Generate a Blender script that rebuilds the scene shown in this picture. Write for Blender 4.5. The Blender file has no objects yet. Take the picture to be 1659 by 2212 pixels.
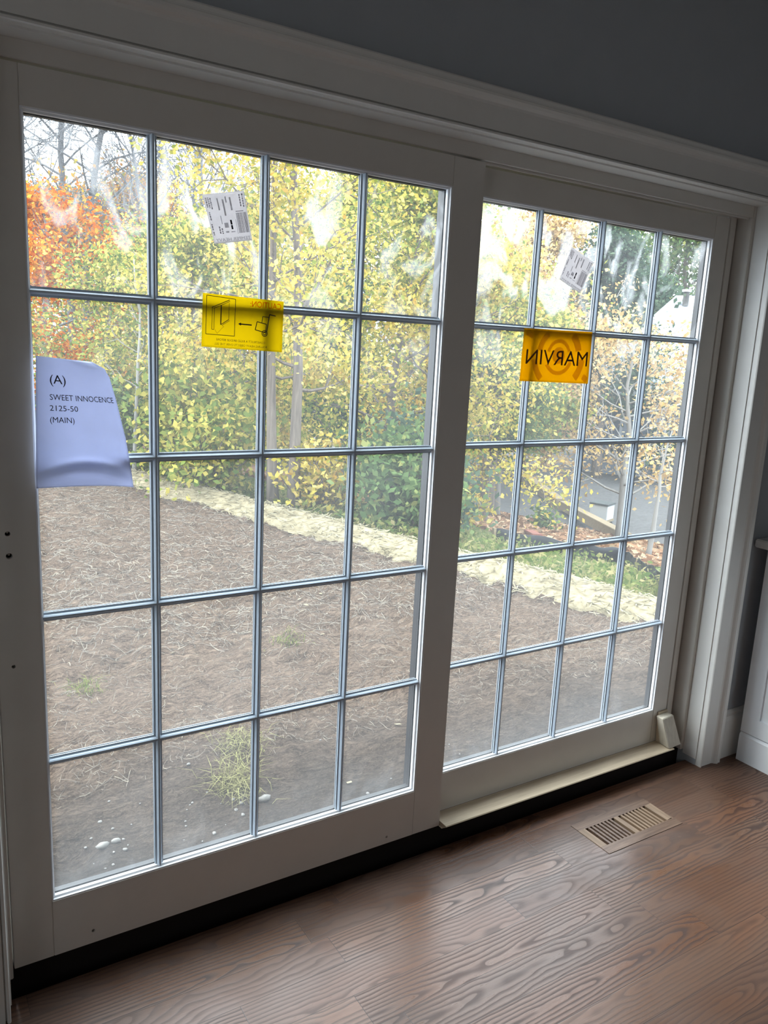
import bpy, bmesh, math, random
import numpy as np
from mathutils import Vector, Matrix, noise as mnoise

S = bpy.context.scene
COL = S.collection
random.seed(7)
RNG = np.random.default_rng(7)
PI = math.pi

# ------------------------------------------------------------------ camera
cam_d = bpy.data.cameras.new('camera')
cam = bpy.data.objects.new('camera', cam_d)
COL.objects.link(cam)
R = Matrix(((0.8488, -0.5264, 0.0492), (-0.0665, -0.1986, -0.9778), (0.5245, 0.8267, -0.2036)))
right, down, fwd = R[0].normalized(), R[1].normalized(), R[2].normalized()
M = Matrix((right, -down, -fwd)).transposed().to_4x4()
M.translation = Vector((-0.2437, -1.7387, 1.3410))
cam.matrix_world = M
cam_d.sensor_fit = 'VERTICAL'
cam_d.sensor_height = 24.0
cam_d.lens = 1703.0 / 2212.0 * 24.0
cam_d.clip_start = 0.02
cam_d.clip_end = 300
S.camera = cam

# ------------------------------------------------------------------ world, lights, exposure
W = bpy.data.worlds.new('overcast_sky')
S.world = W
W.use_nodes = True
wn = W.node_tree
bg = wn.nodes['Background']
tc = wn.nodes.new('ShaderNodeTexCoord')
sep = wn.nodes.new('ShaderNodeSeparateXYZ')
ramp = wn.nodes.new('ShaderNodeValToRGB')
wn.links.new(tc.outputs['Generated'], sep.inputs[0])
wn.links.new(sep.outputs['Z'], ramp.inputs[0])
# overcast sky: the zenith about three times as bright as the horizon
ramp.color_ramp.elements[0].position = 0.0
ramp.color_ramp.elements[0].color = (0.36, 0.40, 0.45, 1)
ramp.color_ramp.elements[1].position = 1.0
ramp.color_ramp.elements[1].color = (0.72, 0.80, 0.87, 1)
wn.links.new(ramp.outputs[0], bg.inputs[0])
bg.inputs[1].default_value = 11.8


def area(name, loc, rot, sx, sy, power, color=(1, 1, 1), portal=False):
    l = bpy.data.lights.new(name, 'AREA')
    l.shape = 'RECTANGLE'
    l.size, l.size_y = sx, sy
    l.energy = power
    l.color = color
    if portal:
        l.cycles.is_portal = True
    o = bpy.data.objects.new(name, l)
    o.location = loc
    o.rotation_euler = rot
    COL.objects.link(o)
    return o


area('sky_portal', (1.08, 0.14, 0.90), (-PI / 2, 0, 0), 2.3, 1.85, 1, portal=True)
area('rear_fill_light', (0.6, -4.85, 1.1), (PI / 2, 0, 0), 1.8, 1.4, 3.5, (1.0, 0.94, 0.85))  # unseen fill lamp added behind the camera to lift the room
area('side_fill_light', (-2.55, -2.4, 0.95), (0, -PI / 2, 0), 1.4, 1.6, 10.0, (0.93, 0.97, 1.0))  # unseen fill lamp added at the left to lift cabinet and jamb
sun_d = bpy.data.lights.new('veiled_sun', 'SUN')
sun_d.energy = 5.2
sun_d.angle = math.radians(60)
sun_d.color = (1.0, 0.97, 0.92)
sun = bpy.data.objects.new('veiled_sun', sun_d)
sun.rotation_euler = Vector((-0.50, 0.62, 0.78)).to_track_quat('Z', 'Y').to_euler()
COL.objects.link(sun)

vs = S.view_settings
vs.view_transform = 'Standard'
vs.look = 'None'
vs.exposure = 0.0
vs.gamma = 1.0
vs.use_curve_mapping = False
S.cycles.use_denoising = True
S.cycles.max_bounces = 10
S.cycles.diffuse_bounces = 5
S.cycles.transparent_max_bounces = 24
S.cycles.caustics_reflective = False
S.cycles.caustics_refractive = False
S.cycles.sample_clamp_indirect = 6.0


# ------------------------------------------------------------------ material helpers
class NT:
    def __init__(self, name):
        self.m = bpy.data.materials.new(name)
        self.m.use_nodes = True
        self.t = self.m.node_tree
        self.t.nodes.clear()
        self.out = self.n('ShaderNodeOutputMaterial')

    def n(self, typ, **kw):
        nd = self.t.nodes.new(typ)
        for k, v in kw.items():
            if k == 'ins':
                for kk, vv in v.items():
                    self.set(nd.inputs[kk], vv)
            else:
                setattr(nd, k, v)
        return nd

    def set(self, sock, v):
        if isinstance(v, bpy.types.NodeSocket):
            self.t.links.new(v, sock)
        else:
            if sock.type == 'RGBA' and len(v) == 3:
                v = (*v, 1)
            sock.default_value = v

    def math(self, op, a, b=0.0, c=None):
        nd = self.n('ShaderNodeMath', operation=op)
        self.set(nd.inputs[0], a)
        self.set(nd.inputs[1], b)
        if c is not None:
            self.set(nd.inputs[2], c)
        return nd.outputs[0]

    def ramp(self, fac, stops, interp='LINEAR'):
        nd = self.n('ShaderNodeValToRGB')
        cr = nd.color_ramp
        cr.interpolation = interp
        while len(cr.elements) < len(stops):
            cr.elements.new(0.5)
        for e, (p, c) in zip(cr.elements, stops):
            e.position = p
            e.color = (*c, 1) if len(c) == 3 else c
        self.set(nd.inputs[0], fac)
        return nd.outputs[0]

    def mix(self, fac, a, b, blend='MIX'):
        nd = self.n('ShaderNodeMix', data_type='RGBA', blend_type=blend)
        self.set(nd.inputs['Factor'], fac)
        self.set(nd.inputs[6], a)
        self.set(nd.inputs[7], b)
        return nd.outputs[2]

    def noise(self, vec, scale, detail=4, rough=0.55, dist=0.0):
        nd = self.n('ShaderNodeTexNoise')
        if vec is not None:
            self.set(nd.inputs['Vector'], vec)
        nd.inputs['Scale'].default_value = scale
        nd.inputs['Detail'].default_value = detail
        nd.inputs['Roughness'].default_value = rough
        nd.inputs['Distortion'].default_value = dist
        return nd.outputs['Fac']

    def comb(self, x, y, z):
        nd = self.n('ShaderNodeCombineXYZ')
        self.set(nd.inputs[0], x)
        self.set(nd.inputs[1], y)
        self.set(nd.inputs[2], z)
        return nd.outputs[0]

    def pos(self):
        return self.n('ShaderNodeNewGeometry').outputs['Position']

    def sep(self, v):
        nd = self.n('ShaderNodeSeparateXYZ')
        self.set(nd.inputs[0], v)
        return nd.outputs

    def bump(self, h, strength=0.3, dist=0.01):
        nd = self.n('ShaderNodeBump')
        self.set(nd.inputs['Height'], h)
        nd.inputs['Strength'].default_value = strength
        nd.inputs['Distance'].default_value = dist
        return nd.outputs[0]

    def surf(self, sh):
        self.t.links.new(sh, self.out.inputs['Surface'])
        return self.m

    def pbr(self, color, rough=0.5, normal=None, spec=0.5, metal=0.0):
        p = self.n('ShaderNodeBsdfPrincipled')
        self.set(p.inputs['Base Color'], color)
        self.set(p.inputs['Roughness'], rough)
        p.inputs['Specular IOR Level'].default_value = spec
        p.inputs['Metallic'].default_value = metal
        if normal is not None:
            self.set(p.inputs['Normal'], normal)
        return p.outputs[0]


def simple(name, color, rough=0.5, spec=0.5, metal=0.0, var=0.06, scale=12, bump=0.0, bscale=60):
    t = NT(name)
    n = t.noise(t.pos(), scale, 4)
    lo = tuple(c * (1 - var) for c in color)
    hi = tuple(min(1, c * (1 + var)) for c in color)
    c = t.ramp(n, [(0.3, lo), (0.7, hi)])
    nm = t.bump(t.noise(t.pos(), bscale, 3), bump, 0.002) if bump else None
    return t.surf(t.pbr(c, rough, nm, spec, metal))


ALB = 0.55        # leaves, straw: natural albedo level


def leafmat(name, stops, transl=0.36, k=None):
    k = ALB if k is None else k
    stops = [(p, tuple(c * k for c in col)) for p, col in stops]
    t = NT(name)
    g = t.n('ShaderNodeNewGeometry')
    c = t.ramp(g.outputs['Random Per Island'], stops, 'CONSTANT' if False else 'LINEAR')
    d = t.n('ShaderNodeBsdfDiffuse', ins={'Color': c})
    tr = t.n('ShaderNodeBsdfTranslucent', ins={'Color': c})
    mx = t.n('ShaderNodeMixShader', ins={0: transl, 1: d.outputs[0], 2: tr.outputs[0]})
    return t.surf(mx.outputs[0])


def glassmat(name, base, amount, seed, tint=(0.97, 0.985, 0.98)):
    """window glass with a thin film of construction dust and wiped smears"""
    t = NT(name)
    p = t.pos()
    mp = t.n('ShaderNodeMapping')
    t.set(mp.inputs['Vector'], p)
    mp.inputs['Location'].default_value = (seed, seed * 1.7, seed * 0.6)
    v = mp.outputs[0]
    z = t.sep(p)[2]
    big = t.ramp(t.noise(v, 2.2, 3, 0.5, 0.4), [(0.40, (0, 0, 0)), (0.72, (1, 1, 1))])
    mp2 = t.n('ShaderNodeMapping')
    t.set(mp2.inputs['Vector'], v)
    mp2.inputs['Rotation'].default_value = (0, 0.5, 0)
    mp2.inputs['Scale'].default_value = (1.0, 1.0, 0.55)
    sm = t.ramp(t.noise(mp2.outputs[0], 9.0, 5, 0.55, 1.4), [(0.53, (0, 0, 0)), (0.60, (1, 1, 1))])
    top = t.n('ShaderNodeMapRange', ins={'Value': z, 'From Min': 1.25, 'From Max': 1.6})
    bot = t.n('ShaderNodeMapRange', ins={'Value': z, 'From Min': 0.22, 'From Max': 0.06})
    smear = t.math('MULTIPLY', t.math('MULTIPLY', sm, top.outputs[0]), t.math('MULTIPLY_ADD', big, 0.7, 0.3))
    low = t.math('MULTIPLY', t.math('MULTIPLY', bot.outputs[0], t.math('MULTIPLY_ADD', sm, 0.5, 0.5)), 0.024)
    f = t.math('ADD', t.math('MULTIPLY_ADD', smear, amount, base), t.math('MULTIPLY_ADD', big, 0.012, low))
    tr = t.n('ShaderNodeBsdfTransparent', ins={'Color': tint})
    dust = t.n('ShaderNodeBsdfTranslucent', ins={'Color': (0.92, 0.96, 1.0)})
    m1 = t.n('ShaderNodeMixShader', ins={0: f, 1: tr.outputs[0], 2: dust.outputs[0]})
    fr = t.n('ShaderNodeFresnel', ins={'IOR': 1.45})
    gl = t.n('ShaderNodeBsdfGlossy', ins={'Roughness': 0.02, 'Color': (1, 1, 1)})
    front = t.math('SUBTRACT', 1.0, t.n('ShaderNodeNewGeometry').outputs['Backfacing'])
    ff = t.math('MULTIPLY', t.math('MULTIPLY', fr.outputs[0], front), 0.6)
    m2 = t.n('ShaderNodeMixShader', ins={0: ff, 1: m1.outputs[0], 2: gl.outputs[0]})
    return t.surf(m2.outputs[0])


def filmmat(name, color, trans=0.3, wrinkle=True):
    """translucent coloured plastic film"""
    t = NT(name)
    p = t.pos()
    n = t.noise(p, 14, 4, 0.6, 1.0)
    c = t.mix(t.math('MULTIPLY', n, 0.35), color, tuple(x * 0.75 for x in color))
    tp = t.n('ShaderNodeBsdfTransparent', ins={'Color': color})
    tl = t.n('ShaderNodeBsdfTranslucent', ins={'Color': c})
    df = t.n('ShaderNodeBsdfDiffuse', ins={'Color': c})
    a = t.n('ShaderNodeMixShader', ins={0: 0.3, 1: tl.outputs[0], 2: df.outputs[0]})
    b = t.n('ShaderNodeMixShader', ins={0: trans, 1: a.outputs[0], 2: tp.outputs[0]})
    return t.surf(b.outputs[0])


def papermat(name, color, transl=0.5):
    t = NT(name)
    n = t.noise(t.pos(), 30, 3)
    c = t.ramp(n, [(0.3, tuple(x * 0.97 for x in color)), (0.7, color)])
    tl = t.n('ShaderNodeBsdfTranslucent', ins={'Color': c})
    df = t.n('ShaderNodeBsdfDiffuse', ins={'Color': c})
    a = t.n('ShaderNodeMixShader', ins={0: transl, 1: df.outputs[0], 2: tl.outputs[0]})
    return t.surf(a.outputs[0])


def floormat():
    t = NT('oak_plank_floor')
    p = t.pos()
    x, y, z = t.sep(p)
    PWID, PLEN = 0.098, 0.78
    row = t.math('FLOOR', t.math('DIVIDE', t.math('ADD', y, 0.2), PWID))
    wr = t.n('ShaderNodeTexWhiteNoise', noise_dimensions='1D', ins={'W': row})
    xo = t.math('ADD', x, t.math('MULTIPLY', wr.outputs[0], 5.7))
    colm = t.math('FLOOR', t.math('DIVIDE', xo, PLEN))
    wp = t.n('ShaderNodeTexWhiteNoise', noise_dimensions='2D', ins={'Vector': t.comb(row, colm, 0.0)})
    rnd = wp.outputs['Value']
    rr, rg, rb = t.sep(wp.outputs['Color'])[0:3]
    yl = t.math('SUBTRACT', t.math('DIVIDE', t.math('ADD', y, 0.2), PWID), row)      # 0..1 across
    xl = t.math('SUBTRACT', t.math('DIVIDE', xo, PLEN), colm)                        # 0..1 along
    # plain-sawn growth rings: distance to a pith line that wanders under the board
    vec = t.comb(t.math('MULTIPLY_ADD', rr, 37.0, t.math('MULTIPLY', xo, 1.0)), t.math('MULTIPLY_ADD', rg, 53.0, y), rb)
    wob = t.noise(t.n('ShaderNodeMapping', ins={'Vector': vec, 'Scale': (3.2, 7.0, 1.0)}).outputs[0], 1.0, 3, 0.5)
    wob2 = t.noise(t.n('ShaderNodeMapping', ins={'Vector': vec, 'Scale': (10.0, 38.0, 1.0)}).outputs[0], 1.0, 2, 0.5)
    yc = t.math('MULTIPLY_ADD', t.math('SUBTRACT', yl, t.math('MULTIPLY_ADD', rg, 1.1, -0.05)), PWID, t.math('MULTIPLY', t.math('SUBTRACT', wob2, 0.5), 0.008))
    h = t.math('ADD', t.math('MULTIPLY_ADD', rb, 0.03, 0.004), t.math('MULTIPLY', t.math('SUBTRACT', wob, 0.42), 0.085))
    h = t.math('ADD', h, t.math('MULTIPLY', t.math('SUBTRACT', xl, rr), 0.035))
    rad = t.math('SQRT', t.math('ADD', t.math('MULTIPLY', yc, yc), t.math('MULTIPLY', h, h)))
    ring = t.math('FRACT', t.math('MULTIPLY', rad, 92.0))
    ringc = t.ramp(ring, [(0.0, (0.05,) * 3), (0.12, (0.0,) * 3), (0.5, (0.8,) * 3), (0.8, (1,) * 3), (0.97, (0.75,) * 3), (1.0, (0.2,) * 3)])
    fib = t.noise(t.n('ShaderNodeMapping', ins={'Vector': vec, 'Scale': (14.0, 420.0, 1.0)}).outputs[0], 1.0, 3, 0.6)
    con = t.math('MULTIPLY_ADD', t.math('FRACT', t.math('MULTIPLY', rnd, 7.31)), 0.8, 0.5)
    g = t.math('ADD', t.math('MULTIPLY', t.math('SUBTRACT', ringc, 0.8), con), 0.8)
    g = t.math('MULTIPLY_ADD', t.math('SUBTRACT', fib, 0.5), 0.7, g)
    dark = t.ramp(rnd, [(0.0, (0.0418, 0.0210, 0.0143)), (0.5, (0.0612, 0.0301, 0.0204)), (1.0, (0.0490, 0.0280, 0.0211))])
    light = t.ramp(rnd, [(0.0, (0.0933, 0.0489, 0.0297)), (0.35, (0.1417, 0.0721, 0.0434)), (0.7, (0.1140, 0.0650, 0.0428)), (1.0, (0.1624, 0.0837, 0.0491))])
    c = t.mix(g, dark, light)
    warm = t.ramp(t.noise(t.n('ShaderNodeMapping', ins={'Vector': p, 'Scale': (2.2, 6.0, 1.0)}).outputs[0], 1.0, 4, 0.6, 0.8), [(0.42, (0, 0, 0)), (0.70, (1, 1, 1))])
    c = t.mix(t.math('MULTIPLY', warm, 0.55), c, t.mix(1.0, c, (1.25, 0.92, 0.62), 'MULTIPLY'))
    # seams between boards
    ey = t.math('MINIMUM', yl, t.math('SUBTRACT', 1.0, yl))
    ex = t.math('MULTIPLY', t.math('MINIMUM', xl, t.math('SUBTRACT', 1.0, xl)), PLEN / PWID)
    edge = t.math('MINIMUM', ex, ey)
    seam = t.n('ShaderNodeMapRange', ins={'Value': edge, 'From Min': 0.003, 'From Max': 0.011}).outputs[0]
    c = t.mix(seam, (0.035, 0.02, 0.014), c)
    # dull stained patch and reddish wear
    dusty = t.ramp(t.noise(p, 1.7, 4, 0.6, 0.5), [(0.5, (0, 0, 0)), (0.75, (1, 1, 1))])
    c = t.mix(t.math('MULTIPLY', dusty, 0.45), c, (0.14, 0.095, 0.075))
    rough = t.math('ADD', t.math('MULTIPLY_ADD', g, -0.20, 0.48), t.math('MULTIPLY', dusty, 0.30))
    hgt = t.math('ADD', t.math('MULTIPLY', g, 0.5), t.math('MULTIPLY', seam, 1.5))
    return t.surf(t.pbr(c, rough, t.bump(hgt, 0.13, 0.002), 0.48))


def soilmat():
    t = NT('straw_strewn_soil')
    p = t.pos()
    y = t.sep(p)[1]
    n1 = t.noise(p, 3.0, 8, 0.62)
    mp = t.n('ShaderNodeMapping', ins={'Vector': p, 'Rotation': (0, 0, 0.45), 'Scale': (11, 27, 18)})
    n2 = t.noise(mp.outputs[0], 1.0, 7, 0.68, 1.8)
    n3 = t.noise(p, 95, 3, 0.6, 0.8)
    c = t.ramp(n2, [(0.34, (0.0225, 0.0136, 0.0095)), (0.44, (0.0870, 0.0570, 0.0401)), (0.54, (0.1572, 0.1079, 0.0771)), (0.66, (0.2597, 0.1860, 0.1331))])  # darkest stops put the shade of gaps between clods into the colour
    c2 = t.ramp(n1, [(0.35, (0.0632, 0.0409, 0.0285)), (0.55, (0.1376, 0.0930, 0.0665)), (0.75, (0.1895, 0.1389, 0.1014))])
    c = t.mix(0.25, c, c2)
    c = t.mix(t.ramp(n3, [(0.5, (0, 0, 0)), (0.72, (0.8424, 0.7440, 0.6336))]), c, (0.2317, 0.1674, 0.1162))
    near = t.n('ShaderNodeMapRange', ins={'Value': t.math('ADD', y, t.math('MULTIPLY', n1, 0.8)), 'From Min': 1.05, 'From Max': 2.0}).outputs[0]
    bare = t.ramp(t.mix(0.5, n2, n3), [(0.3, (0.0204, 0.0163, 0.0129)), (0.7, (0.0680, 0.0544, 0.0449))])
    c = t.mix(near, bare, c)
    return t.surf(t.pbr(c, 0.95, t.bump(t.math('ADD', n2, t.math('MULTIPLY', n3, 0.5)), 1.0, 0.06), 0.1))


def hillmat():
    t = NT('hillside_ground')
    p = t.pos()
    x, y, z = t.sep(p)
    d = t.math('ADD', t.math('MULTIPLY', t.math('SUBTRACT', x, 4.47), 0.954), t.math('MULTIPLY', t.math('SUBTRACT', y, 1.86), 0.3))
    d = t.math('ADD', d, t.math('MULTIPLY', t.math('SUBTRACT', t.noise(p, 1.2, 3), 0.5), 0.5))
    n = t.noise(p, 9, 8, 0.7)
    grass = t.ramp(n, [(0.3, (0.045, 0.059, 0.018)), (0.55, (0.099, 0.113, 0.041)), (0.75, (0.162, 0.153, 0.063))])
    litter = t.ramp(n, [(0.3, (0.050, 0.027, 0.016)), (0.5, (0.122, 0.068, 0.041)), (0.7, (0.189, 0.122, 0.077))])
    drive = t.ramp(n, [(0.3, (0.059, 0.056, 0.054)), (0.7, (0.099, 0.097, 0.095))])
    a = t.n('ShaderNodeMapRange', ins={'Value': d, 'From Min': 4.6, 'From Max': 5.1}).outputs[0]
    b = t.n('ShaderNodeMapRange', ins={'Value': d, 'From Min': 12.6, 'From Max': 12.9}).outputs[0]
    c = t.mix(a, grass, litter)
    c = t.mix(b, c, drive)
    return t.surf(t.pbr(c, 0.95, t.bump(n, 0.8, 0.05), 0.1))


def rawwood(name, lo, hi, rough=0.6, axis='X', sc=1.0):
    t = NT(name)
    p = t.pos()
    s = {'X': (6, 90, 90), 'Y': (90, 6, 90), 'Z': (90, 90, 6)}[axis]
    n = t.noise(t.n('ShaderNodeMapping', ins={'Vector': p, 'Scale': tuple(k * sc for k in s)}).outputs[0], 1.0, 4, 0.6, 0.6)
    c = t.ramp(n, [(0.3, lo), (0.7, hi)])
    return t.surf(t.pbr(c, rough, t.bump(n, 0.15, 0.002), 0.4))


def shinglemat():
    t = NT('grey_roof_shingle')
    tx = t.n('ShaderNodeTexCoord').outputs['Object']
    br = t.n('ShaderNodeTexBrick', ins={'Vector': tx, 'Color1': (0.2025, 0.2200, 0.2475), 'Color2': (0.2475, 0.2637, 0.2925), 'Mortar': (0.1463, 0.1575, 0.1800), 'Scale': 3.0, 'Mortar Size': 0.012})
    n = t.noise(tx, 8, 4)
    c = t.mix(t.math('MULTIPLY', n, 0.3), br.outputs[0], (0.2925, 0.3037, 0.3263))
    return t.surf(t.pbr(c, 0.9, None, 0.2))


def sidingmat():
    t = NT('blue_grey_siding')
    z = t.sep(t.pos())[2]
    f = t.math('FRACT', t.math('MULTIPLY', z, 6.0))
    c = t.ramp(f, [(0.0, (0.135, 0.153, 0.180)), (0.08, (0.207, 0.230, 0.261)), (1.0, (0.216, 0.239, 0.270))])
    return t.surf(t.pbr(c, 0.7, None, 0.2))


MAT = {}
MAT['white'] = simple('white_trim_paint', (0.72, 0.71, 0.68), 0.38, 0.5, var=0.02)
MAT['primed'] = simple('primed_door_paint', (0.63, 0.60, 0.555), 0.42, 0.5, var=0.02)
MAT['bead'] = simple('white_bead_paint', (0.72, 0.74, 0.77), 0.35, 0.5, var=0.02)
MAT['bar'] = simple('sky_tinted_muntin_paint', (0.45, 0.53, 0.62), 0.35, 0.5, var=0.02)  # blue reflection of the sky put into the white bar paint
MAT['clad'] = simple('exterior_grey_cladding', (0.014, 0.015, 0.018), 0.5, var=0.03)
MAT['extbar'] = simple('exterior_bar_paint', (0.225, 0.248, 0.279), 0.4, var=0.02)
MAT['spacer'] = simple('dark_spacer', (0.06, 0.065, 0.075), 0.5)
MAT['wall'] = simple('slate_blue_wall_paint', (0.38, 0.405, 0.435), 0.75, 0.3, var=0.02, bump=0.08, bscale=300)
MAT['ceil'] = simple('ceiling_paint', (0.62, 0.62, 0.60), 0.85, 0.2, var=0.01)
MAT['dark'] = simple('dark_subfloor', (0.018, 0.014, 0.013), 0.9, 0.1)
MAT['void'] = simple('duct_black', (0.006, 0.005, 0.005), 0.9, 0.05)
MAT['sill'] = rawwood('raw_pine_sill', (0.50, 0.40, 0.285), (0.64, 0.53, 0.385), 0.6, 'X')
MAT['block'] = rawwood('raw_pine_block', (0.52, 0.48, 0.40), (0.64, 0.60, 0.51), 0.6, 'Z')
MAT['cab'] = simple('white_cabinet_paint', (0.84, 0.87, 0.90), 0.4, var=0.015)
MAT['counter'] = simple('pale_stone_counter', (0.66, 0.65, 0.63), 0.25, var=0.06, scale=40)
MAT['paper'] = papermat('printer_paper', (0.70, 0.74, 0.90), 0.44)  # white sheet; blue of the sky shining through put into its colour
MAT['label'] = papermat('label_paper', (0.78, 0.76, 0.77), 0.52)
MAT['ink'] = simple('black_ink', (0.03, 0.03, 0.045), 0.7, 0.2)
MAT['greyink'] = papermat('grey_ink', (0.34, 0.33, 0.36), 0.5)
MAT['lightink'] = papermat('pale_grey_ink', (0.56, 0.56, 0.58), 0.5)
MAT['redink'] = filmmat('orange_ink', (0.80, 0.13, 0.004), 0.02)
MAT['yfilm'] = filmmat('yellow_film', (0.70, 0.57, 0.035), 0.28)
MAT['ofilm'] = filmmat('amber_film', (0.68, 0.43, 0.012), 0.26)
MAT['oring'] = filmmat('pale_amber_print', (0.74, 0.57, 0.06), 0.34)
MAT['brownink'] = simple('brown_ink', (0.13, 0.055, 0.012), 0.7, 0.2)
MAT['glassL'] = glassmat('dusty_glass_sliding', 0.018, 0.15, 3.1)
MAT['glassR'] = glassmat('dusty_glass_fixed', 0.021, 0.17, 9.4)
MAT['steel'] = simple('screw_steel', (0.30, 0.27, 0.24), 0.35, 0.5, 0.9)
MAT['floor'] = floormat()
MAT['ventwood'] = rawwood('vent_oak', (0.085, 0.050, 0.034), (0.19, 0.122, 0.086), 0.45, 'X')
MAT['ventraw'] = rawwood('vent_raw_oak', (0.17, 0.112, 0.072), (0.27, 0.185, 0.12), 0.5, 'Y')
MAT['soil'] = soilmat()
MAT['hill'] = hillmat()
MAT['straw'] = leafmat('straw_fibre', [(0.0, (0.20, 0.165, 0.135)), (0.4, (0.36, 0.305, 0.255)), (0.8, (0.48, 0.415, 0.34)), (1.0, (0.66, 0.57, 0.43))], 0.15, 0.36)
MAT['wattle'] = leafmat('bright_straw', [(0.0, (0.62, 0.52, 0.32)), (0.5, (0.80, 0.70, 0.46)), (1.0, (0.90, 0.83, 0.60))], 0.2, 0.26)
MAT['wattlebase'] = simple('straw_mat', (0.20, 0.168, 0.105), 0.95, 0.1, var=0.2, scale=30, bump=0.8, bscale=40)
MAT['bark'] = rawwood('grey_brown_bark', (0.072, 0.056, 0.045), (0.162, 0.131, 0.106), 0.9, 'Z', 0.35)
MAT['palebark'] = rawwood('pale_bark', (0.162, 0.153, 0.140), (0.252, 0.239, 0.216), 0.9, 'Z', 0.35)
MAT['greybark'] = rawwood('blue_grey_bark', (0.090, 0.092, 0.099), (0.153, 0.155, 0.162), 0.9, 'Z', 0.35)
MAT['yellow'] = leafmat('yellow_leaf', [(0.0, (0.26, 0.32, 0.05)), (0.22, (0.58, 0.48, 0.08)), (0.5, (0.84, 0.64, 0.12)), (0.8, (0.92, 0.76, 0.26)), (1.0, (0.78, 0.44, 0.06))])
MAT['olive'] = leafmat('yellow_green_leaf', [(0.0, (0.10, 0.17, 0.04)), (0.35, (0.28, 0.35, 0.08)), (0.65, (0.56, 0.51, 0.11)), (1.0, (0.84, 0.68, 0.17))])
MAT['green'] = leafmat('green_leaf', [(0.0, (0.07, 0.13, 0.045)), (0.5, (0.15, 0.24, 0.085)), (0.85, (0.26, 0.34, 0.12)), (1.0, (0.46, 0.46, 0.14))])
MAT['dkgreen'] = leafmat('dark_evergreen_leaf', [(0.0, (0.045, 0.085, 0.055)), (0.6, (0.10, 0.16, 0.10)), (1.0, (0.18, 0.25, 0.15))])
MAT['orange'] = leafmat('orange_leaf', [(0.0, (0.44, 0.09, 0.015)), (0.35, (0.80, 0.20, 0.02)), (0.7, (0.95, 0.36, 0.04)), (1.0, (0.95, 0.58, 0.08))])
MAT['peach'] = leafmat('peach_leaf', [(0.0, (0.66, 0.26, 0.06)), (0.5, (0.98, 0.50, 0.12)), (0.8, (0.98, 0.66, 0.14)), (1.0, (0.44, 0.46, 0.10))])
MAT['tan'] = leafmat('dried_tan_leaf', [(0.0, (0.42, 0.25, 0.10)), (0.4, (0.74, 0.50, 0.23)), (0.8, (0.95, 0.73, 0.38)), (1.0, (0.98, 0.66, 0.14))])
MAT['brownleaf'] = leafmat('fallen_brown_leaf', [(0.0, (0.22, 0.11, 0.06)), (0.5, (0.45, 0.25, 0.14)), (0.85, (0.62, 0.42, 0.26)), (1.0, (0.72, 0.58, 0.36))], 0.2)
MAT['weed'] = leafmat('weed_leaf', [(0.0, (0.13, 0.21, 0.05)), (0.4, (0.30, 0.38, 0.10)), (0.75, (0.52, 0.50, 0.18)), (1.0, (0.72, 0.60, 0.30))], 0.45, 0.38)
MAT['drygrass'] = leafmat('dry_grass_blade', [(0.0, (0.34, 0.30, 0.15)), (0.5, (0.55, 0.50, 0.25)), (1.0, (0.62, 0.60, 0.24))], 0.3, 0.36)
MAT['pebble'] = simple('pale_stone', (0.125, 0.117, 0.105), 0.7, var=0.25, scale=40)
MAT['silt'] = simple('black_silt_fabric', (0.011, 0.012, 0.015), 0.6, 0.35, var=0.3, scale=20, bump=0.4, bscale=25)
MAT['hive'] = simple('white_hive_paint', (0.360, 0.369, 0.369), 0.6, var=0.02)
MAT['hivelid'] = simple('weathered_grey_lid', (0.045, 0.05, 0.048), 0.8, 0.2, var=0.2)
MAT['timber'] = rawwood('weathered_timber', (0.135, 0.099, 0.054), (0.216, 0.167, 0.099), 0.85, 'X', 0.3)
MAT['redwood'] = rawwood('red_painted_board', (0.144, 0.041, 0.025), (0.207, 0.068, 0.041), 0.8, 'X', 0.3)
MAT['stone'] = simple('grey_field_stone', (0.077, 0.074, 0.070), 0.9, 0.2, var=0.4, scale=3, bump=0.6, bscale=8)
MAT['shingle'] = shinglemat()
MAT['siding'] = sidingmat()
MAT['housewhite'] = simple('white_house_trim', (0.360, 0.369, 0.378), 0.6, var=0.02)
MAT['houseglass'] = simple('dark_house_window', (0.07, 0.09, 0.12), 0.1, 0.6)
MAT['ironrail'] = simple('black_rail', (0.03, 0.03, 0.035), 0.5)


# ------------------------------------------------------------------ object helpers
def tag(o, label=None, cat=None, group=None, kind=None):
    if label: o['label'] = label
    if cat: o['category'] = cat
    if group: o['group'] = group
    if kind: o['kind'] = kind
    return o


def link(name, me, mat, parent=None, smooth=False):
    o = bpy.data.objects.new(name, me)
    COL.objects.link(o)
    if mat is not None:
        me.materials.clear()
        me.materials.append(mat)
    if parent is not None:
        o.parent = parent
        o.matrix_parent_inverse = Matrix.Translation(-parent.location) if parent.type == 'EMPTY' else parent.matrix_world.inverted()
    if smooth:
        for p in me.polygons:
            p.use_smooth = True
    return o


def empty(name, loc, label, cat, group=None, kind=None):
    o = bpy.data.objects.new(name, None)
    o.location = loc
    o.empty_display_size = 0.1
    COL.objects.link(o)
    return tag(o, label, cat, group, kind)


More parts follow.
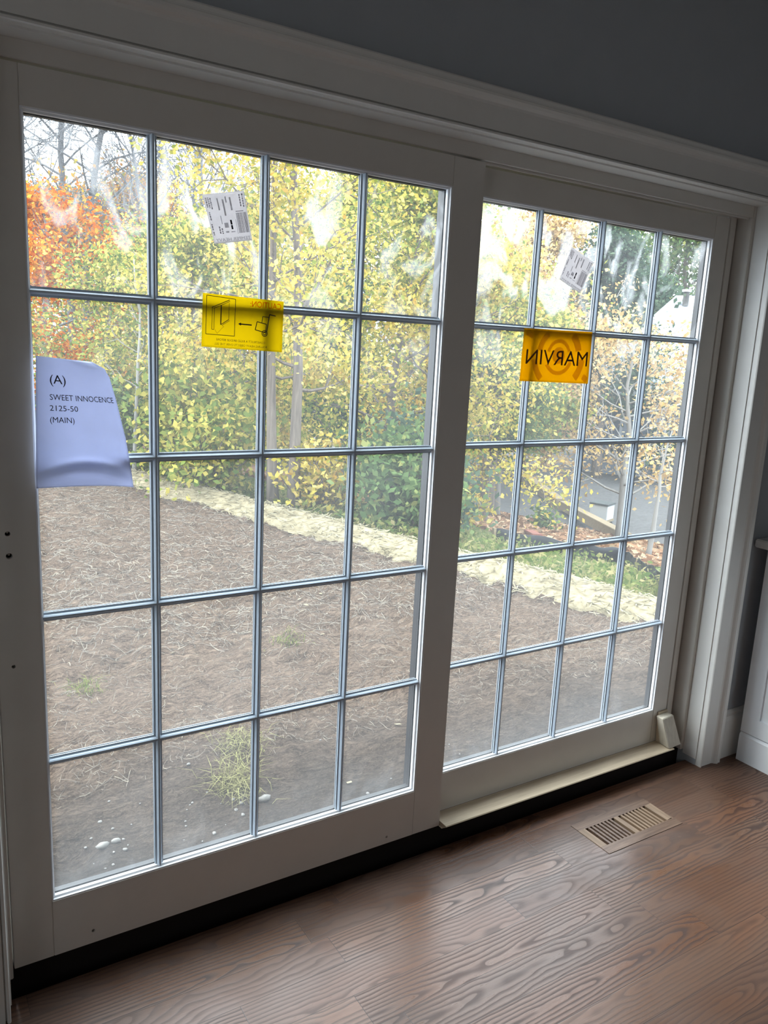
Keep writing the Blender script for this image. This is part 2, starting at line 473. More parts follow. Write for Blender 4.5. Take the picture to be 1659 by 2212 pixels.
class MB:
    """collects boxes, prisms and tubes (world coordinates) into one mesh"""
    def __init__(self):
        self.v, self.f = [], []

    def add(self, vs, fs):
        k = len(self.v)
        self.v += [tuple(v) for v in vs]
        self.f += [tuple(i + k for i in f) for f in fs]
        return self

    def box(self, x0, x1, y0, y1, z0, z1):
        return self.add([(x0, y0, z0), (x1, y0, z0), (x1, y1, z0), (x0, y1, z0), (x0, y0, z1), (x1, y0, z1), (x1, y1, z1), (x0, y1, z1)],
                        [(0, 3, 2, 1), (4, 5, 6, 7), (0, 1, 5, 4), (1, 2, 6, 5), (2, 3, 7, 6), (3, 0, 4, 7)])

    def loft(self, rings, caps=True, closed=True):
        k = len(rings[0])
        vs = [p for r in rings for p in r]
        fs = []
        for i in range(len(rings) - 1):
            for j in range(k if closed else k - 1):
                a, b = i * k + j, i * k + (j + 1) % k
                fs.append((a, b, b + k, a + k))
        if caps and closed:
            fs.append(tuple(range(k - 1, -1, -1)))
            fs.append(tuple(range((len(rings) - 1) * k, len(rings) * k)))
        return self.add(vs, fs)

    def tube(self, pts, rad, n=6, caps=True):
        pts = [Vector(p) for p in pts]
        rings = []
        u = None
        for i, p in enumerate(pts):
            d = (pts[min(i + 1, len(pts) - 1)] - pts[max(i - 1, 0)])
            if d.length < 1e-9: d = Vector((0, 0, 1))
            d.normalize()
            if u is None:
                u = d.cross(Vector((0.3, 0.9, 0.2)) if abs(d.z) > 0.9 else Vector((0, 0, 1))).normalized()
            else:
                u = (u - d * u.dot(d)).normalized()
            w = d.cross(u)
            r = rad[i] if hasattr(rad, '__len__') else rad
            rings.append([p + (u * math.cos(2 * PI * k / n) + w * math.sin(2 * PI * k / n)) * r for k in range(n)])
        return self.loft(rings, caps)

    def build(self, name, mat, parent=None, smooth=False, bevel=0.0):
        me = bpy.data.meshes.new(name)
        me.from_pydata(self.v, [], self.f)
        me.update()
        bm = bmesh.new()
        bm.from_mesh(me)
        bmesh.ops.recalc_face_normals(bm, faces=bm.faces)
        if bevel:
            bmesh.ops.bevel(bm, geom=[e for e in bm.edges if len(e.link_faces) == 2 and e.calc_face_angle(0) > 0.6], offset=bevel, segments=2, affect='EDGES', clamp_overlap=True)
        bm.to_mesh(me)
        bm.free()
        return link(name, me, mat, parent, smooth)


def struct(o):
    o['kind'] = 'structure'
    return o


def quads_mesh(name, V, mat, parent=None):
    """V: (n,4,3) array of separate quads"""
    n = len(V)
    me = bpy.data.meshes.new(name)
    me.vertices.add(n * 4)
    me.vertices.foreach_set('co', V.reshape(-1).astype(np.float32))
    me.loops.add(n * 4)
    me.loops.foreach_set('vertex_index', np.arange(n * 4, dtype=np.int32))
    me.polygons.add(n)
    me.polygons.foreach_set('loop_start', np.arange(0, n * 4, 4, dtype=np.int32))
    me.update(calc_edges=True)
    return link(name, me, mat, parent)


def leaf_quads(C, size, flat=0.0, rng=RNG):
    """kite-shaped leaves at centres C; flat 1 = lying horizontally"""
    n = len(C)
    a = rng.normal(size=(n, 3))
    a[:, 2] *= (1 - flat)
    a /= np.linalg.norm(a, axis=1)[:, None]
    b = rng.normal(size=(n, 3))
    b[:, 2] *= (1 - flat)
    b -= a * (a * b).sum(1)[:, None]
    b /= np.linalg.norm(b, axis=1)[:, None] + 1e-9
    s = size * rng.uniform(0.6, 1.35, n)[:, None]
    L, Wd = a * s * 0.62, b * s * 0.38
    return np.stack([C - L, C + Wd - L * 0.1, C + L, C - Wd - L * 0.1], 1)


def blade_quads(P, length, width, lean=0.5, rng=RNG):
    """upright grass blades: two stacked quads each, bent over"""
    n = len(P)
    az = rng.uniform(0, 2 * PI, n)
    d = np.stack([np.cos(az), np.sin(az), np.zeros(n)], 1)
    s = np.stack([-np.sin(az), np.cos(az), np.zeros(n)], 1)
    l = (length * rng.uniform(0.5, 1.4, n))[:, None]
    w = (width * rng.uniform(0.6, 1.3, n))[:, None]
    k = (lean * rng.uniform(0.2, 1.6, n))[:, None]
    up = np.array([0, 0, 1.0])
    m = P + up * l * 0.55 + d * l * k * 0.3
    e = P + up * l * (1 - 0.35 * k) + d * l * k
    q1 = np.stack([P - s * w, P + s * w, m + s * w * 0.8, m - s * w * 0.8], 1)
    q2 = np.stack([m - s * w * 0.8, m + s * w * 0.8, e + s * w * 0.1, e - s * w * 0.1], 1)
    return np.concatenate([q1, q2])


# ------------------------------------------------------------------ text helper
def text_mesh(body, size, align='LEFT'):
    cu = bpy.data.curves.new('lettering', 'FONT')
    cu.body = body
    cu.size = size
    cu.align_x = align
    cu.resolution_u = 3
    o = bpy.data.objects.new('lettering', cu)
    COL.objects.link(o)
    dg = bpy.context.evaluated_depsgraph_get()
    dg.update()
    me = bpy.data.meshes.new_from_object(o.evaluated_get(dg))
    bpy.data.objects.remove(o)
    V = [v.co.copy() for v in me.vertices]
    F = [tuple(p.vertices) for p in me.polygons]
    bpy.data.meshes.remove(me)
    return V, F


def text_width(V):
    xs = [v.x for v in V]
    return max(xs) - min(xs)


# ================================================================== SETTING
ZF = -0.15                       # finished floor
XL, XR, ZH = -0.10, 2.262, 1.862  # door opening (jamb faces, head soffit)
YW = -0.075                      # room face of the door wall

# floor with a cut-out for the vent and one edge stopping short of the door sill
VX0, VX1, VY0, VY1 = 1.549, 1.896, -0.306, -0.141
f = MB()
f.box(-2.6, VX0, -5.0, -0.032, ZF - 0.02, ZF)
f.box(VX1, 3.2, -5.0, -0.032, ZF - 0.02, ZF)
f.box(VX0, VX1, VY1, -0.032, ZF - 0.02, ZF)
f.box(VX0, VX1, -5.0, VY0, ZF - 0.02, ZF)
struct(f.build('floor', MAT['floor']))
struct(MB().box(-2.6, 3.2, -5.0, 0.12, -0.42, -0.36).build('subfloor', MAT['dark']))

w = MB()
w.box(-2.6, XL - 0.002, YW, 0.12, -0.36, 2.55)
w.box(XR + 0.002, 3.2, YW, 0.12, -0.36, 2.55)
w.box(XL - 0.002, XR + 0.002, YW, 0.12, ZH + 0.002, 2.55)
struct(w.build('wall_front', MAT['wall']))
struct(MB().box(3.2, 3.3, -5.0, 0.12, -0.36, 2.55).build('wall_right', MAT['wall']))
struct(MB().box(-2.7, -2.6, -5.0, 0.12, -0.36, 2.55).build('wall_left', MAT['wall']))
struct(MB().box(-2.6, 3.2, -5.1, -5.0, -0.36, 2.55).build('wall_rear', MAT['wall']))
struct(MB().box(-2.7, 3.3, -5.1, 0.12, 2.55, 2.65).build('ceiling', MAT['ceil']))

# casing profile: u outwards from the opening, v out of the wall
PROF = [(0.004, 0.0), (0.004, 0.020), (0.006, 0.0235), (0.010, 0.0235), (0.012, 0.020), (0.0125, 0.013), (0.0150, 0.013), (0.0155, 0.020),
        (0.070, 0.0205), (0.076, 0.023), (0.082, 0.030), (0.088, 0.034), (0.094, 0.0345), (0.096, 0.031), (0.100, 0.031), (0.107, 0.033), (0.111, 0.030), (0.111, 0.0)]


def casing(name, side):
    m = MB()
    if side == 'head':
        r = [[(XL - u, YW - v, ZH + u) for u, v in PROF], [(XR + u, YW - v, ZH + u) for u, v in PROF]]
    elif side == 'right':
        r = [[(XR + u, YW - v, ZF) for u, v in PROF], [(XR + u, YW - v, ZH + u) for u, v in PROF]]
    else:
        r = [[(XL - u, YW - v, ZF) for u, v in PROF], [(XL - u, YW - v, ZH + u) for u, v in PROF]]
    m.loft(r)
    return struct(m.build(name, MAT['white']))


casing('trim_1', 'head')
casing('trim_2', 'right')
casing('trim_3', 'left')

# extension jambs (deep white reveal) and the stepped door frame behind them
e = MB()
e.box(XR, XR + 0.018, YW - 0.001, -0.018, -0.125, ZH)
e.box(XL - 0.018, XL, YW - 0.001, -0.018, -0.125, ZH)
e.box(XL - 0.018, XR + 0.018, YW - 0.001, -0.018, ZH, ZH + 0.018)
struct(e.build('trim_4', MAT['white']))
e = MB()
e.box(2.247, XR + 0.018, -0.0175, 0.115, -0.11, ZH + 0.018)
e.box(2.236, 2.2475, 0.060, 0.115, -0.09, 1.828)
e.box(2.193, 2.236, 0.034, 0.115, -0.09, 1.828)
e.box(2.197, 2.226, 0.028, 0.036, -0.09, 1.828)
e.box(XL - 0.018, -0.088, -0.0175, 0.115, -0.11, ZH + 0.018)
e.box(-0.088, 2.247, -0.0175, 0.115, 1.8275, ZH + 0.018)
e.box(1.106, 2.247, -0.004, 0.004, 1.8215, 1.8275)
struct(e.build('trim_5', MAT['primed'], bevel=0.0015))
# dark, unfinished sill below the doors
e = MB()
e.box(XL, XR, 0.004, 0.118, -0.36, -0.092)
e.box(XL, XR, -0.030, 0.004, -0.36, -0.235)
struct(e.build('trim_6', MAT['dark']))

# baseboard in the corner
b = MB()
b.loft([[(x, YW - v, z) for v, z in ((0, ZF), (0.016, ZF), (0.016, 0.005), (0.010, 0.020), (0.012, 0.032), (0.004, 0.042), (0, 0.042))] for x in (XR + 0.112, 3.19)])
struct(b.build('baseboard_front', MAT['white']))

# ------------------------------------------------------------------ doors
CX, RW = 0.2525, 0.3377
COLX = [0, 0.25, 0.25 + CX, 0.25 + 2 * CX, 0.5 + 2 * CX]
ROWZ = [1.75, 1.75 - 0.3338, 1.75 - 0.3338 - RW, 1.75 - 0.3338 - 2 * RW, 1.75 - 0.3338 - 3 * RW, 1.75 - 0.3338 - 3 * RW - 0.3442]


def cut_round(o, cyls):
    """bore round holes through o along y"""
    bm = bmesh.new()
    for (x, z, r, y0, y1) in cyls:
        res = bmesh.ops.create_cone(bm, cap_ends=True, segments=20, radius1=r, radius2=r, depth=y1 - y0)
        bmesh.ops.rotate(bm, verts=res['verts'], cent=(0, 0, 0), matrix=Matrix.Rotation(PI / 2, 3, 'X'))
        bmesh.ops.translate(bm, verts=res['verts'], vec=(x, (y0 + y1) / 2, z))
    me = bpy.data.meshes.new('cutter')
    bm.to_mesh(me)
    bm.free()
    c = bpy.data.objects.new('cutter', me)
    COL.objects.link(c)
    md = o.modifiers.new('bore', 'BOOLEAN')
    md.object = c
    md.operation = 'DIFFERENCE'
    md.solver = 'EXACT'
    dg = bpy.context.evaluated_depsgraph_get()
    dg.update()
    new = bpy.data.meshes.new_from_object(o.evaluated_get(dg))
    o.modifiers.clear()
    o.data = new
    bpy.data.objects.remove(c)


def door(name, x0, y0, xs0, xs1, zb, zt, glass, label, bores, rail_bores):
    root = empty(name, (x0, y0, zb), label, 'door', kind='structure')
    X0, X1 = x0, x0 + COLX[4]
    Z0, Z1 = ROWZ[5], ROWZ[0]
    ya, yb = y0 - 0.018, y0 + 0.024
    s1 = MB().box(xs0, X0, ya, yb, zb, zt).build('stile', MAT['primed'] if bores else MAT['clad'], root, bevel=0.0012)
    MB().box(X1, xs1, ya, yb, zb, zt).build('stile', MAT['primed'], root, bevel=0.0012)
    MB().box(X0, X1, ya, yb, Z1, zt).build('rail', MAT['primed'], root, bevel=0.0008)
    r2 = MB().box(X0, X1, ya, yb, zb, Z0).build('rail', MAT['primed'], root, bevel=0.0008)
    if bores:
        cut_round(s1, [(x, z, r, ya - 0.01, ya + d) for (x, z, r, d) in bores])
        for (x, z, r, d) in bores:
            MB().tube([(x, ya + 0.010, z), (x, ya + d - 0.001, z)], r * 0.93, 16).build('dark_bore_plug', MAT['void'], root)  # near-black plug, the shade inside the bore put into its colour
            MB().tube([(x, ya + 0.004, z + r * 0.45), (x, ya + 0.012, z + r * 0.45)], r * 0.42, 10).build('screw_head', MAT['steel'], root)
    if rail_bores:
        cut_round(r2, [(x, z, r, ya - 0.01, ya + d) for (x, z, r, d) in rail_bores])
        for (x, z, r, d) in rail_bores:
            MB().tube([(x, ya + 0.006, z), (x, ya + d - 0.001, z)], r * 0.9, 14).build('screw_head', MAT['steel'], root)
    # glazing bead: sloping inner stop all round
    pr = [(0.0, ya + 0.001), (0.003, ya + 0.0015), (0.0035, ya + 0.006), (0.0075, ya + 0.009), (0.0075, y0 - 0.0002), (0.0, y0 - 0.0002)]
    def ring(u, y): return [(X0 + u, y, Z0 + u), (X1 - u, y, Z0 + u), (X1 - u, y, Z1 - u), (X0 + u, y, Z1 - u)]
    m = MB()
    rs = [ring(u, y) for u, y in pr]
    m.loft(rs + [rs[0]], caps=False)
    m.build('glazing_bead', MAT['bead'], root)
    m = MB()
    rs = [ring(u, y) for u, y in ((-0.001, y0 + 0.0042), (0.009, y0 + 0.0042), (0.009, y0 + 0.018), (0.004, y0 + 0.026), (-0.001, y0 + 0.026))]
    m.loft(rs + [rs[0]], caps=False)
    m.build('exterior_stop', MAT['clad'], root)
    MB().box(X0 + 0.0005, X1 - 0.0005, y0, y0 + 0.004, Z0 + 0.0005, Z1 - 0.0005).build('glass_pane', glass, root)
    # muntins, room side and outside, shallow moulded profile
    hw, dp = 0.0098, 0.0125
    P = [(-hw, 0.0), (-hw, 0.003), (-hw * 0.55, 0.0045), (-hw * 0.42, 0.0095), (-hw * 0.2, dp), (hw * 0.2, dp), (hw * 0.42, 0.0095), (hw * 0.55, 0.0045), (hw, 0.003), (hw, 0.0)]
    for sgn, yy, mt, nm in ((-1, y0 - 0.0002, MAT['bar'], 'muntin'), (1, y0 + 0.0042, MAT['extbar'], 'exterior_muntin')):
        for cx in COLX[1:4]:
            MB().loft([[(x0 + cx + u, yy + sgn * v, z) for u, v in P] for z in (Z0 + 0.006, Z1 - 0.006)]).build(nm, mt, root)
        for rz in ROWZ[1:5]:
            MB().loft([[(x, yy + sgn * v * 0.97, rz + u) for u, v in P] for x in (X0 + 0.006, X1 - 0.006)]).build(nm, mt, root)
    return root


door('door_1', 0.0, 0.0, -0.085, 1.106, -0.085, 1.822, MAT['glassL'], 'white sliding glass door panel on the left with paper sheet and caution film',
     [(-0.0555, 0.933, 0.0052, 0.03), (-0.0545, 0.886, 0.0062, 0.03), (-0.0562, 0.645, 0.0040, 0.02)],
     [(0.088, -0.052, 0.0042, 0.014), (0.914, -0.063, 0.0038, 0.014)])
door('door_2', 1.1133, 0.0455, 1.022, 2.191, -0.071, 1.822, MAT['glassR'], 'white glass door panel on the right, set behind the left one', [], [])

# ------------------------------------------------------------------ sill board and block
m = MB()
m.loft([[(x, y, z) for y, z in ((-0.050, -0.0735), (-0.048, -0.0705), (0.0265, -0.0705), (0.0265, -0.090), (-0.028, -0.090))] for x in (1.108, 2.165)])
tag(m.build('sill_board', MAT['sill']), 'raw tan wooden board laid along the sill under the right door panel', 'board')
blk = empty('wood_block', (2.19, -0.02, -0.07), 'small pale wood offcut leaning in the right corner of the sill', 'wood block')
m = MB()
m.loft([[(2.140, -0.045, -0.0695), (2.214, -0.040, -0.0695), (2.214, 0.004, -0.0695), (2.146, 0.004, -0.0695)],
        [(2.126, -0.012, 0.040), (2.186, -0.012, 0.044), (2.186, 0.020, 0.044), (2.128, 0.020, 0.040)]])
m.build('offcut', MAT['block'], blk, bevel=0.002)
MB().loft([[(2.148, 0.005, -0.0695), (2.218, 0.005, -0.0695), (2.218, 0.024, -0.0695), (2.148, 0.024, -0.0695)],
           [(2.142, 0.0205, 0.050), (2.190, 0.0205, 0.052), (2.190, 0.0262, 0.052), (2.142, 0.0262, 0.050)]]).build('backing_strip', MAT['sill'], blk)

# ------------------------------------------------------------------ floor vent
v = empty('floor_vent', (1.722, -0.223, ZF), 'brown wooden floor register flush in the floor in front of the door', 'vent')
zt, zb = ZF + 0.0015, ZF - 0.016
MB().box(1.5495, 1.8955, -0.176, -0.1415, zb, zt).build('frame_board', MAT['ventwood'], v)
MB().box(1.5495, 1.8955, -0.3055, -0.270, zb, zt).build('frame_board', MAT['ventwood'], v)
MB().box(1.5495, 1.578, -0.270, -0.176, zb, zt).build('frame_board', MAT['ventraw'], v)
MB().loft([[(1.862, -0.27, zb), (1.884, -0.27, zb), (1.884, -0.27, zt + 0.003), (1.862, -0.27, zt)], [(1.862, -0.176, zb), (1.892, -0.176, zb), (1.892, -0.176, zt + 0.002), (1.862, -0.176, zt)]]).build('frame_board', MAT['ventraw'], v)
MB().box(1.884, 1.8955, -0.270, -0.176, zb, zt - 0.001).build('frame_board', MAT['ventwood'], v)
MB().box(1.710, 1.730, -0.270, -0.176, zb, zt).build('centre_bar', MAT['ventraw'], v)
for a, bb, deep in ((1.578, 1.710, 0), (1.730, 1.862, 1)):
    for k in range(7):
        cx = a + (bb - a) * (k + 1) / 8.0
        MB().box(cx - 0.0042, cx + 0.0042, -0.2705, -0.1755, zb, zt - 0.0005).build('slat', MAT['ventwood'] if not deep else MAT['ventraw'], v)
    if deep:
        for k in range(8):
            cx = a + (bb - a) * (k + 0.5) / 8.0
            MB().box(cx - 0.0095, cx + 0.0095, -0.2705, -0.186, zb - 0.004, zb + 0.006).build('damper_blade', MAT['ventraw'], v)
d = MB()
d.box(1.5495, 1.8955, -0.3055, -0.1415, -0.30, -0.295)
for q in ((1.5495, 1.552, -0.3055, -0.1415), (1.893, 1.8955, -0.3055, -0.1415), (1.552, 1.893, -0.3055, -0.303), (1.552, 1.893, -0.144, -0.1415)):
    d.box(*q, -0.295, zb - 0.001)
d.build('duct', MAT['void'], v)

# ------------------------------------------------------------------ cabinet on the right
c = empty('base_cabinet', (2.75, -0.7, ZF), 'white painted base cabinet along the right wall beside the door', 'cabinet')
MB().box(2.475, 3.195, -1.62, -0.118, ZF + 0.11, 0.690).build('carcass', MAT['cab'], c, bevel=0.001)
MB().loft([[(x, y, z) for x, z in ((2.455, ZF), (2.455, -0.046), (2.462, -0.036), (2.475, -0.036), (2.475, ZF))] for y in (-1.62, -0.118)]).build('toe_board', MAT['cab'], c)
MB().box(2.4755, 3.195, -1.62, -0.118, ZF, ZF + 0.108).build('plinth', MAT['cab'], c)
def shaker(y0, y1, z0, z1, nm):
    fr = MB()
    x0, x1, k = 2.455, 2.4745, 0.068
    fr.box(x0, x1, y0, y0 + k, z0, z1).box(x0, x1, y1 - k, y1, z0, z1).box(x0, x1, y0 + k, y1 - k, z0, z0 + k).box(x0, x1, y0 + k, y1 - k, z1 - k, z1)
    o = fr.build(nm, MAT['cab'], c)
    MB().box(x0 + 0.008, x1, y0 + k, y1 - k, z0 + k, z1 - k).build('panel', MAT['cab'], o)
shaker(-0.56, -0.120, -0.030, 0.688, 'door')
shaker(-1.05, -0.565, -0.030, 0.688, 'door')
shaker(-1.60, -1.055, -0.030, 0.688, 'door')
tag(MB().box(2.430, 3.195, -1.64, -0.080, 0.6905, 0.722).build('countertop', MAT['counter'], bevel=0.004), 'pale worktop slab lying on the white base cabinet', 'countertop')


# ------------------------------------------------------------------ paper sheet taped on the glass
def lerp(a, b, t): return a + (b - a) * t


def paper_pt(s, t):
    """s 0..1 across, t 0..1 down"""
    xl = lerp(0.0095, 0.0010, min(1, t * 1.1)) 
    xr = np.interp(t, [0, 0.05, 0.12, 0.3, 0.6, 0.85, 1.0], [0.118, 0.143, 0.153, 0.166, 0.184, 0.194, 0.199])
    e = s + 0.10 * s * s * (1 - s) * (1 - t)
    x = lerp(xl, xr, min(e, 1.0))
    z = lerp(1.292, 1.026, t) - 0.009 * s * (1 - t) - 0.010 * s ** 3 * t - (0.006 * math.sin(PI * s) * -1 if t > 0.95 else 0) * (t - 0.95) * 10
    bul = math.sin(PI * min(1, s * 1.05)) * 0.016 + 0.012 * (1 - s)
    arch = 0.80 + 0.10 * (2 * s - 1) ** 2
    k = math.exp(-((t - arch) / 0.035) ** 2)
    k2 = math.exp(-((t - arch - 0.055) / 0.05) ** 2)
    bul += (-0.008 * k + 0.012 * k2) * max(0, math.sin(PI * s)) ** 0.7
    return Vector((x, -0.017 - bul, z))


NX, NZ = 36, 60
ps = MB()
ps.loft([[paper_pt(i / NX, j / NZ) for i in range(NX + 1)] for j in range(NZ + 1)], caps=False, closed=False)
sheet = tag(ps.build('paper_sheet', MAT['paper'], smooth=True), 'white curled paper sheet with printed text taped to the left door glass', 'paper')
sd = sheet.modifiers.new('thickness', 'SOLIDIFY')
sd.thickness = 0.0003


def paper_text(body, s0, t0, s1, hgt):
    V, F = text_mesh(body, 1.0)
    xs = [q.x for q in V]; x0, x1 = min(xs), max(xs)
    out = []
    for q in V:
        s = s0 + (q.x - x0) / (x1 - x0) * (s1 - s0)
        t = t0 - q.y * hgt
        p = paper_pt(s, t)
        out.append(p + Vector((0, -0.0007, 0)))
    MB().add(out, F).build('printed_text', MAT['ink'], sheet)


paper_text('(A)', 0.165, 0.195, 0.355, 0.095)
paper_text('SWEET INNOCENCE', 0.155, 0.318, 0.955, 0.062)
paper_text('2125-50', 0.150, 0.400, 0.465, 0.060)
paper_text('(MAIN)', 0.148, 0.490, 0.410, 0.062)


# ------------------------------------------------------------------ films and labels on the glass
class Quad:
    """bilinear patch on a pane; (u,v) u right, v down, 0..1"""
    def __init__(self, tl, tr, br, bl, y):
        self.c = [Vector((p[0], y, p[1])) for p in (tl, tr, br, bl)]

    def at(self, u, v, off=0.0):
        tl, tr, br, bl = self.c
        p = (tl * (1 - u) + tr * u) * (1 - v) + (bl * (1 - u) + br * u) * v
        return p + Vector((0, -off, 0))

    def poly(self, pts, off, m):
        return m.add([self.at(u, v, off) for u, v in pts], [tuple(range(len(pts)))])

    def line(self, a, b, w, off, m, asp=1.0):
        d = Vector((b[0] - a[0], (b[1] - a[1]) * asp)).normalized()
        n = Vector((-d.y, d.x)) * w / 2
        n = (n.x, n.y / asp)
        return self.poly([(a[0] + n[0], a[1] + n[1]), (b[0] + n[0], b[1] + n[1]), (b[0] - n[0], b[1] - n[1]), (a[0] - n[0], a[1] - n[1])], off, m)

    def text(self, body, u0, u1, vbase, vh, off, m, mirror=True):
        V, F = text_mesh(body, 1.0)
        xs = [q.x for q in V]; x0, x1 = min(xs), max(xs)
        out = []
        for q in V:
            k = (q.x - x0) / (x1 - x0)
            u = (u1 - k * (u1 - u0)) if mirror else (u0 + k * (u1 - u0))
            out.append(self.at(u, vbase - q.y * vh / 0.7, off))
        return m.add(out, F)

    def sheet(self, name, mat, label, cat, wav=0.0, group=None):
        m = MB()
        N = 20
        rows = []
        for j in range(N + 1):
            rows.append([self.at(i / N, j / N, wav * math.sin(5 * i / N + 3 * j / N) * math.sin(9 * j / N)) for i in range(N + 1)])
        m.loft(rows, caps=False, closed=False)
        o = tag(m.build(name, mat, smooth=True), label, cat, group)
        sd = o.modifiers.new('thickness', 'SOLIDIFY')
        sd.thickness = 0.0002
        return o


# caution film on the sliding panel, printed for reading from outdoors
Q = Quad((0.354, 1.439), (0.547, 1.434), (0.545, 1.319), (0.351, 1.324), -0.0155)
cf = Q.sheet('caution_film', MAT['yfilm'], 'yellow see-through caution film with mirrored text and a diagram', 'sticker', 0.0004)
m = MB(); Q.text('CAUTION:', 0.575, 0.965, 0.165, 0.115, 0.0012, m); m.build('caution_heading', MAT['redink'], cf)
m = MB()
Q.text('CONSTRUCT A RIGID BRIDGE BEFORE', 0.17, 0.775, 0.862, 0.042, 0.0012, m)
Q.text('ROLLING HEAVY OBJECTS OVER THE SILL', 0.15, 0.80, 0.945, 0.042, 0.0012, m)
m.build('instruction_text', MAT['ink'], cf)
m = MB()
A = 0.6
bx = [(0.045, 0.035), (0.39, 0.055), (0.39, 0.755), (0.045, 0.755)]
for i in range(4): Q.line(bx[i], bx[(i + 1) % 4], 0.007, 0.0012, m, A)
for a, b2, ww in (((0.22, 0.19), (0.22, 0.56), 0.012), ((0.11, 0.25), (0.32, 0.08), 0.008), ((0.13, 0.27), (0.325, 0.105), 0.006), ((0.115, 0.25), (0.115, 0.66), 0.006), ((0.14, 0.27), (0.14, 0.66), 0.006),
                  ((0.115, 0.66), (0.14, 0.66), 0.006), ((0.315, 0.14), (0.315, 0.45), 0.005), ((0.22, 0.56), (0.315, 0.45), 0.008), ((0.235, 0.57), (0.325, 0.47), 0.005), ((0.15, 0.66), (0.18, 0.73), 0.003), ((0.18, 0.73), (0.25, 0.60), 0.003), ((0.235, 0.57), (0.26, 0.60), 0.003)):
    Q.line(a, b2, ww, 0.0012, m, A)
m.build('sill_diagram', MAT['ink'], cf)
m = MB()
Q.line((0.60, 0.515), (0.455, 0.515), 0.014, 0.0012, m, A)
Q.poly([(0.43, 0.515), (0.465, 0.485), (0.465, 0.545)], 0.0012, m)
m.build('arrow', MAT['ink'], cf)
m = MB()
for a, b2, ww in (((0.665, 0.44), (0.785, 0.475), 0.010), ((0.785, 0.475), (0.775, 0.64), 0.010), ((0.775, 0.64), (0.645, 0.60), 0.010), ((0.645, 0.60), (0.665, 0.44), 0.010),
                  ((0.735, 0.33), (0.82, 0.34), 0.008), ((0.735, 0.33), (0.725, 0.455), 0.009), ((0.82, 0.28), (0.79, 0.64), 0.012), ((0.82, 0.28), (0.90, 0.30), 0.012)):
    Q.line(a, b2, ww, 0.0012, m, A)
NN = 18
for k in range(NN):
    for rr_ in (0.034, 0.018):
        a = (0.765 + rr_ * math.cos(2 * PI * k / NN), 0.655 + rr_ / A * math.sin(2 * PI * k / NN))
        b2 = (0.765 + rr_ * math.cos(2 * PI * (k + 1) / NN), 0.655 + rr_ / A * math.sin(2 * PI * (k + 1) / NN))
        Q.line(a, b2, 0.010, 0.0012, m, A)
m.build('hand_truck_diagram', MAT['ink'], cf)

# brand film on the fixed panel
Q = Quad((1.325, 1.416), (1.601, 1.420), (1.603, 1.263), (1.323, 1.266), 0.0305)
bf = Q.sheet('branded_film', MAT['ofilm'], 'amber see-through film with large mirrored lettering on the right door panel', 'sticker', 0.0006)
m = MB()
def arc(cu, cv, r0, r1, a0, a1, n=14, asp=1.78):
    pts = []
    m = MB()
    for k in range(n):
        a = a0 + (a1 - a0) * k / (n - 1)
        q = [(cu + r * math.cos(a) / asp, cv + r * math.sin(a)) for r in (r0, r1)]
        pts.append(q)
    for k in range(n - 1):
        quad = [pts[k][0], pts[k][1], pts[k + 1][1], pts[k + 1][0]]
        if all(0.01 < u < 0.99 and 0.01 < v_ < 0.99 for u, v_ in quad):
            Q.poly(quad, 0.0010, m)
    m.build('rosette_band', MAT['oring'], bf)
arc(0.52, 0.48, 0.24, 0.31, -2.9, -0.3)
arc(0.52, 0.48, 0.30, 0.38, 0.35, 2.6)
arc(0.52, 0.48, 0.55, 0.70, 0.1, 0.75)
arc(0.52, 0.48, 0.55, 0.68, 2.0, 3.0)
arc(0.52, 0.48, 0.44, 0.56, 3.3, 4.1)
arc(0.52, 0.48, 0.44, 0.60, -1.0, -0.2)
arc(0.52, 0.48, 0.78, 0.92, 0.2, 0.65)
arc(0.52, 0.48, 0.78, 0.95, -2.75, -2.4)
arc(0.52, 0.48, 0.70, 0.86, -0.25, 0.1)
arc(0.52, 0.48, 0.00, 0.16, 0, 2 * PI, 20)
m = MB(); Q.text('MARVIN', 0.055, 0.955, 0.665, 0.285, 0.0018, m); m.build('mirrored_lettering', MAT['brownink'], bf)


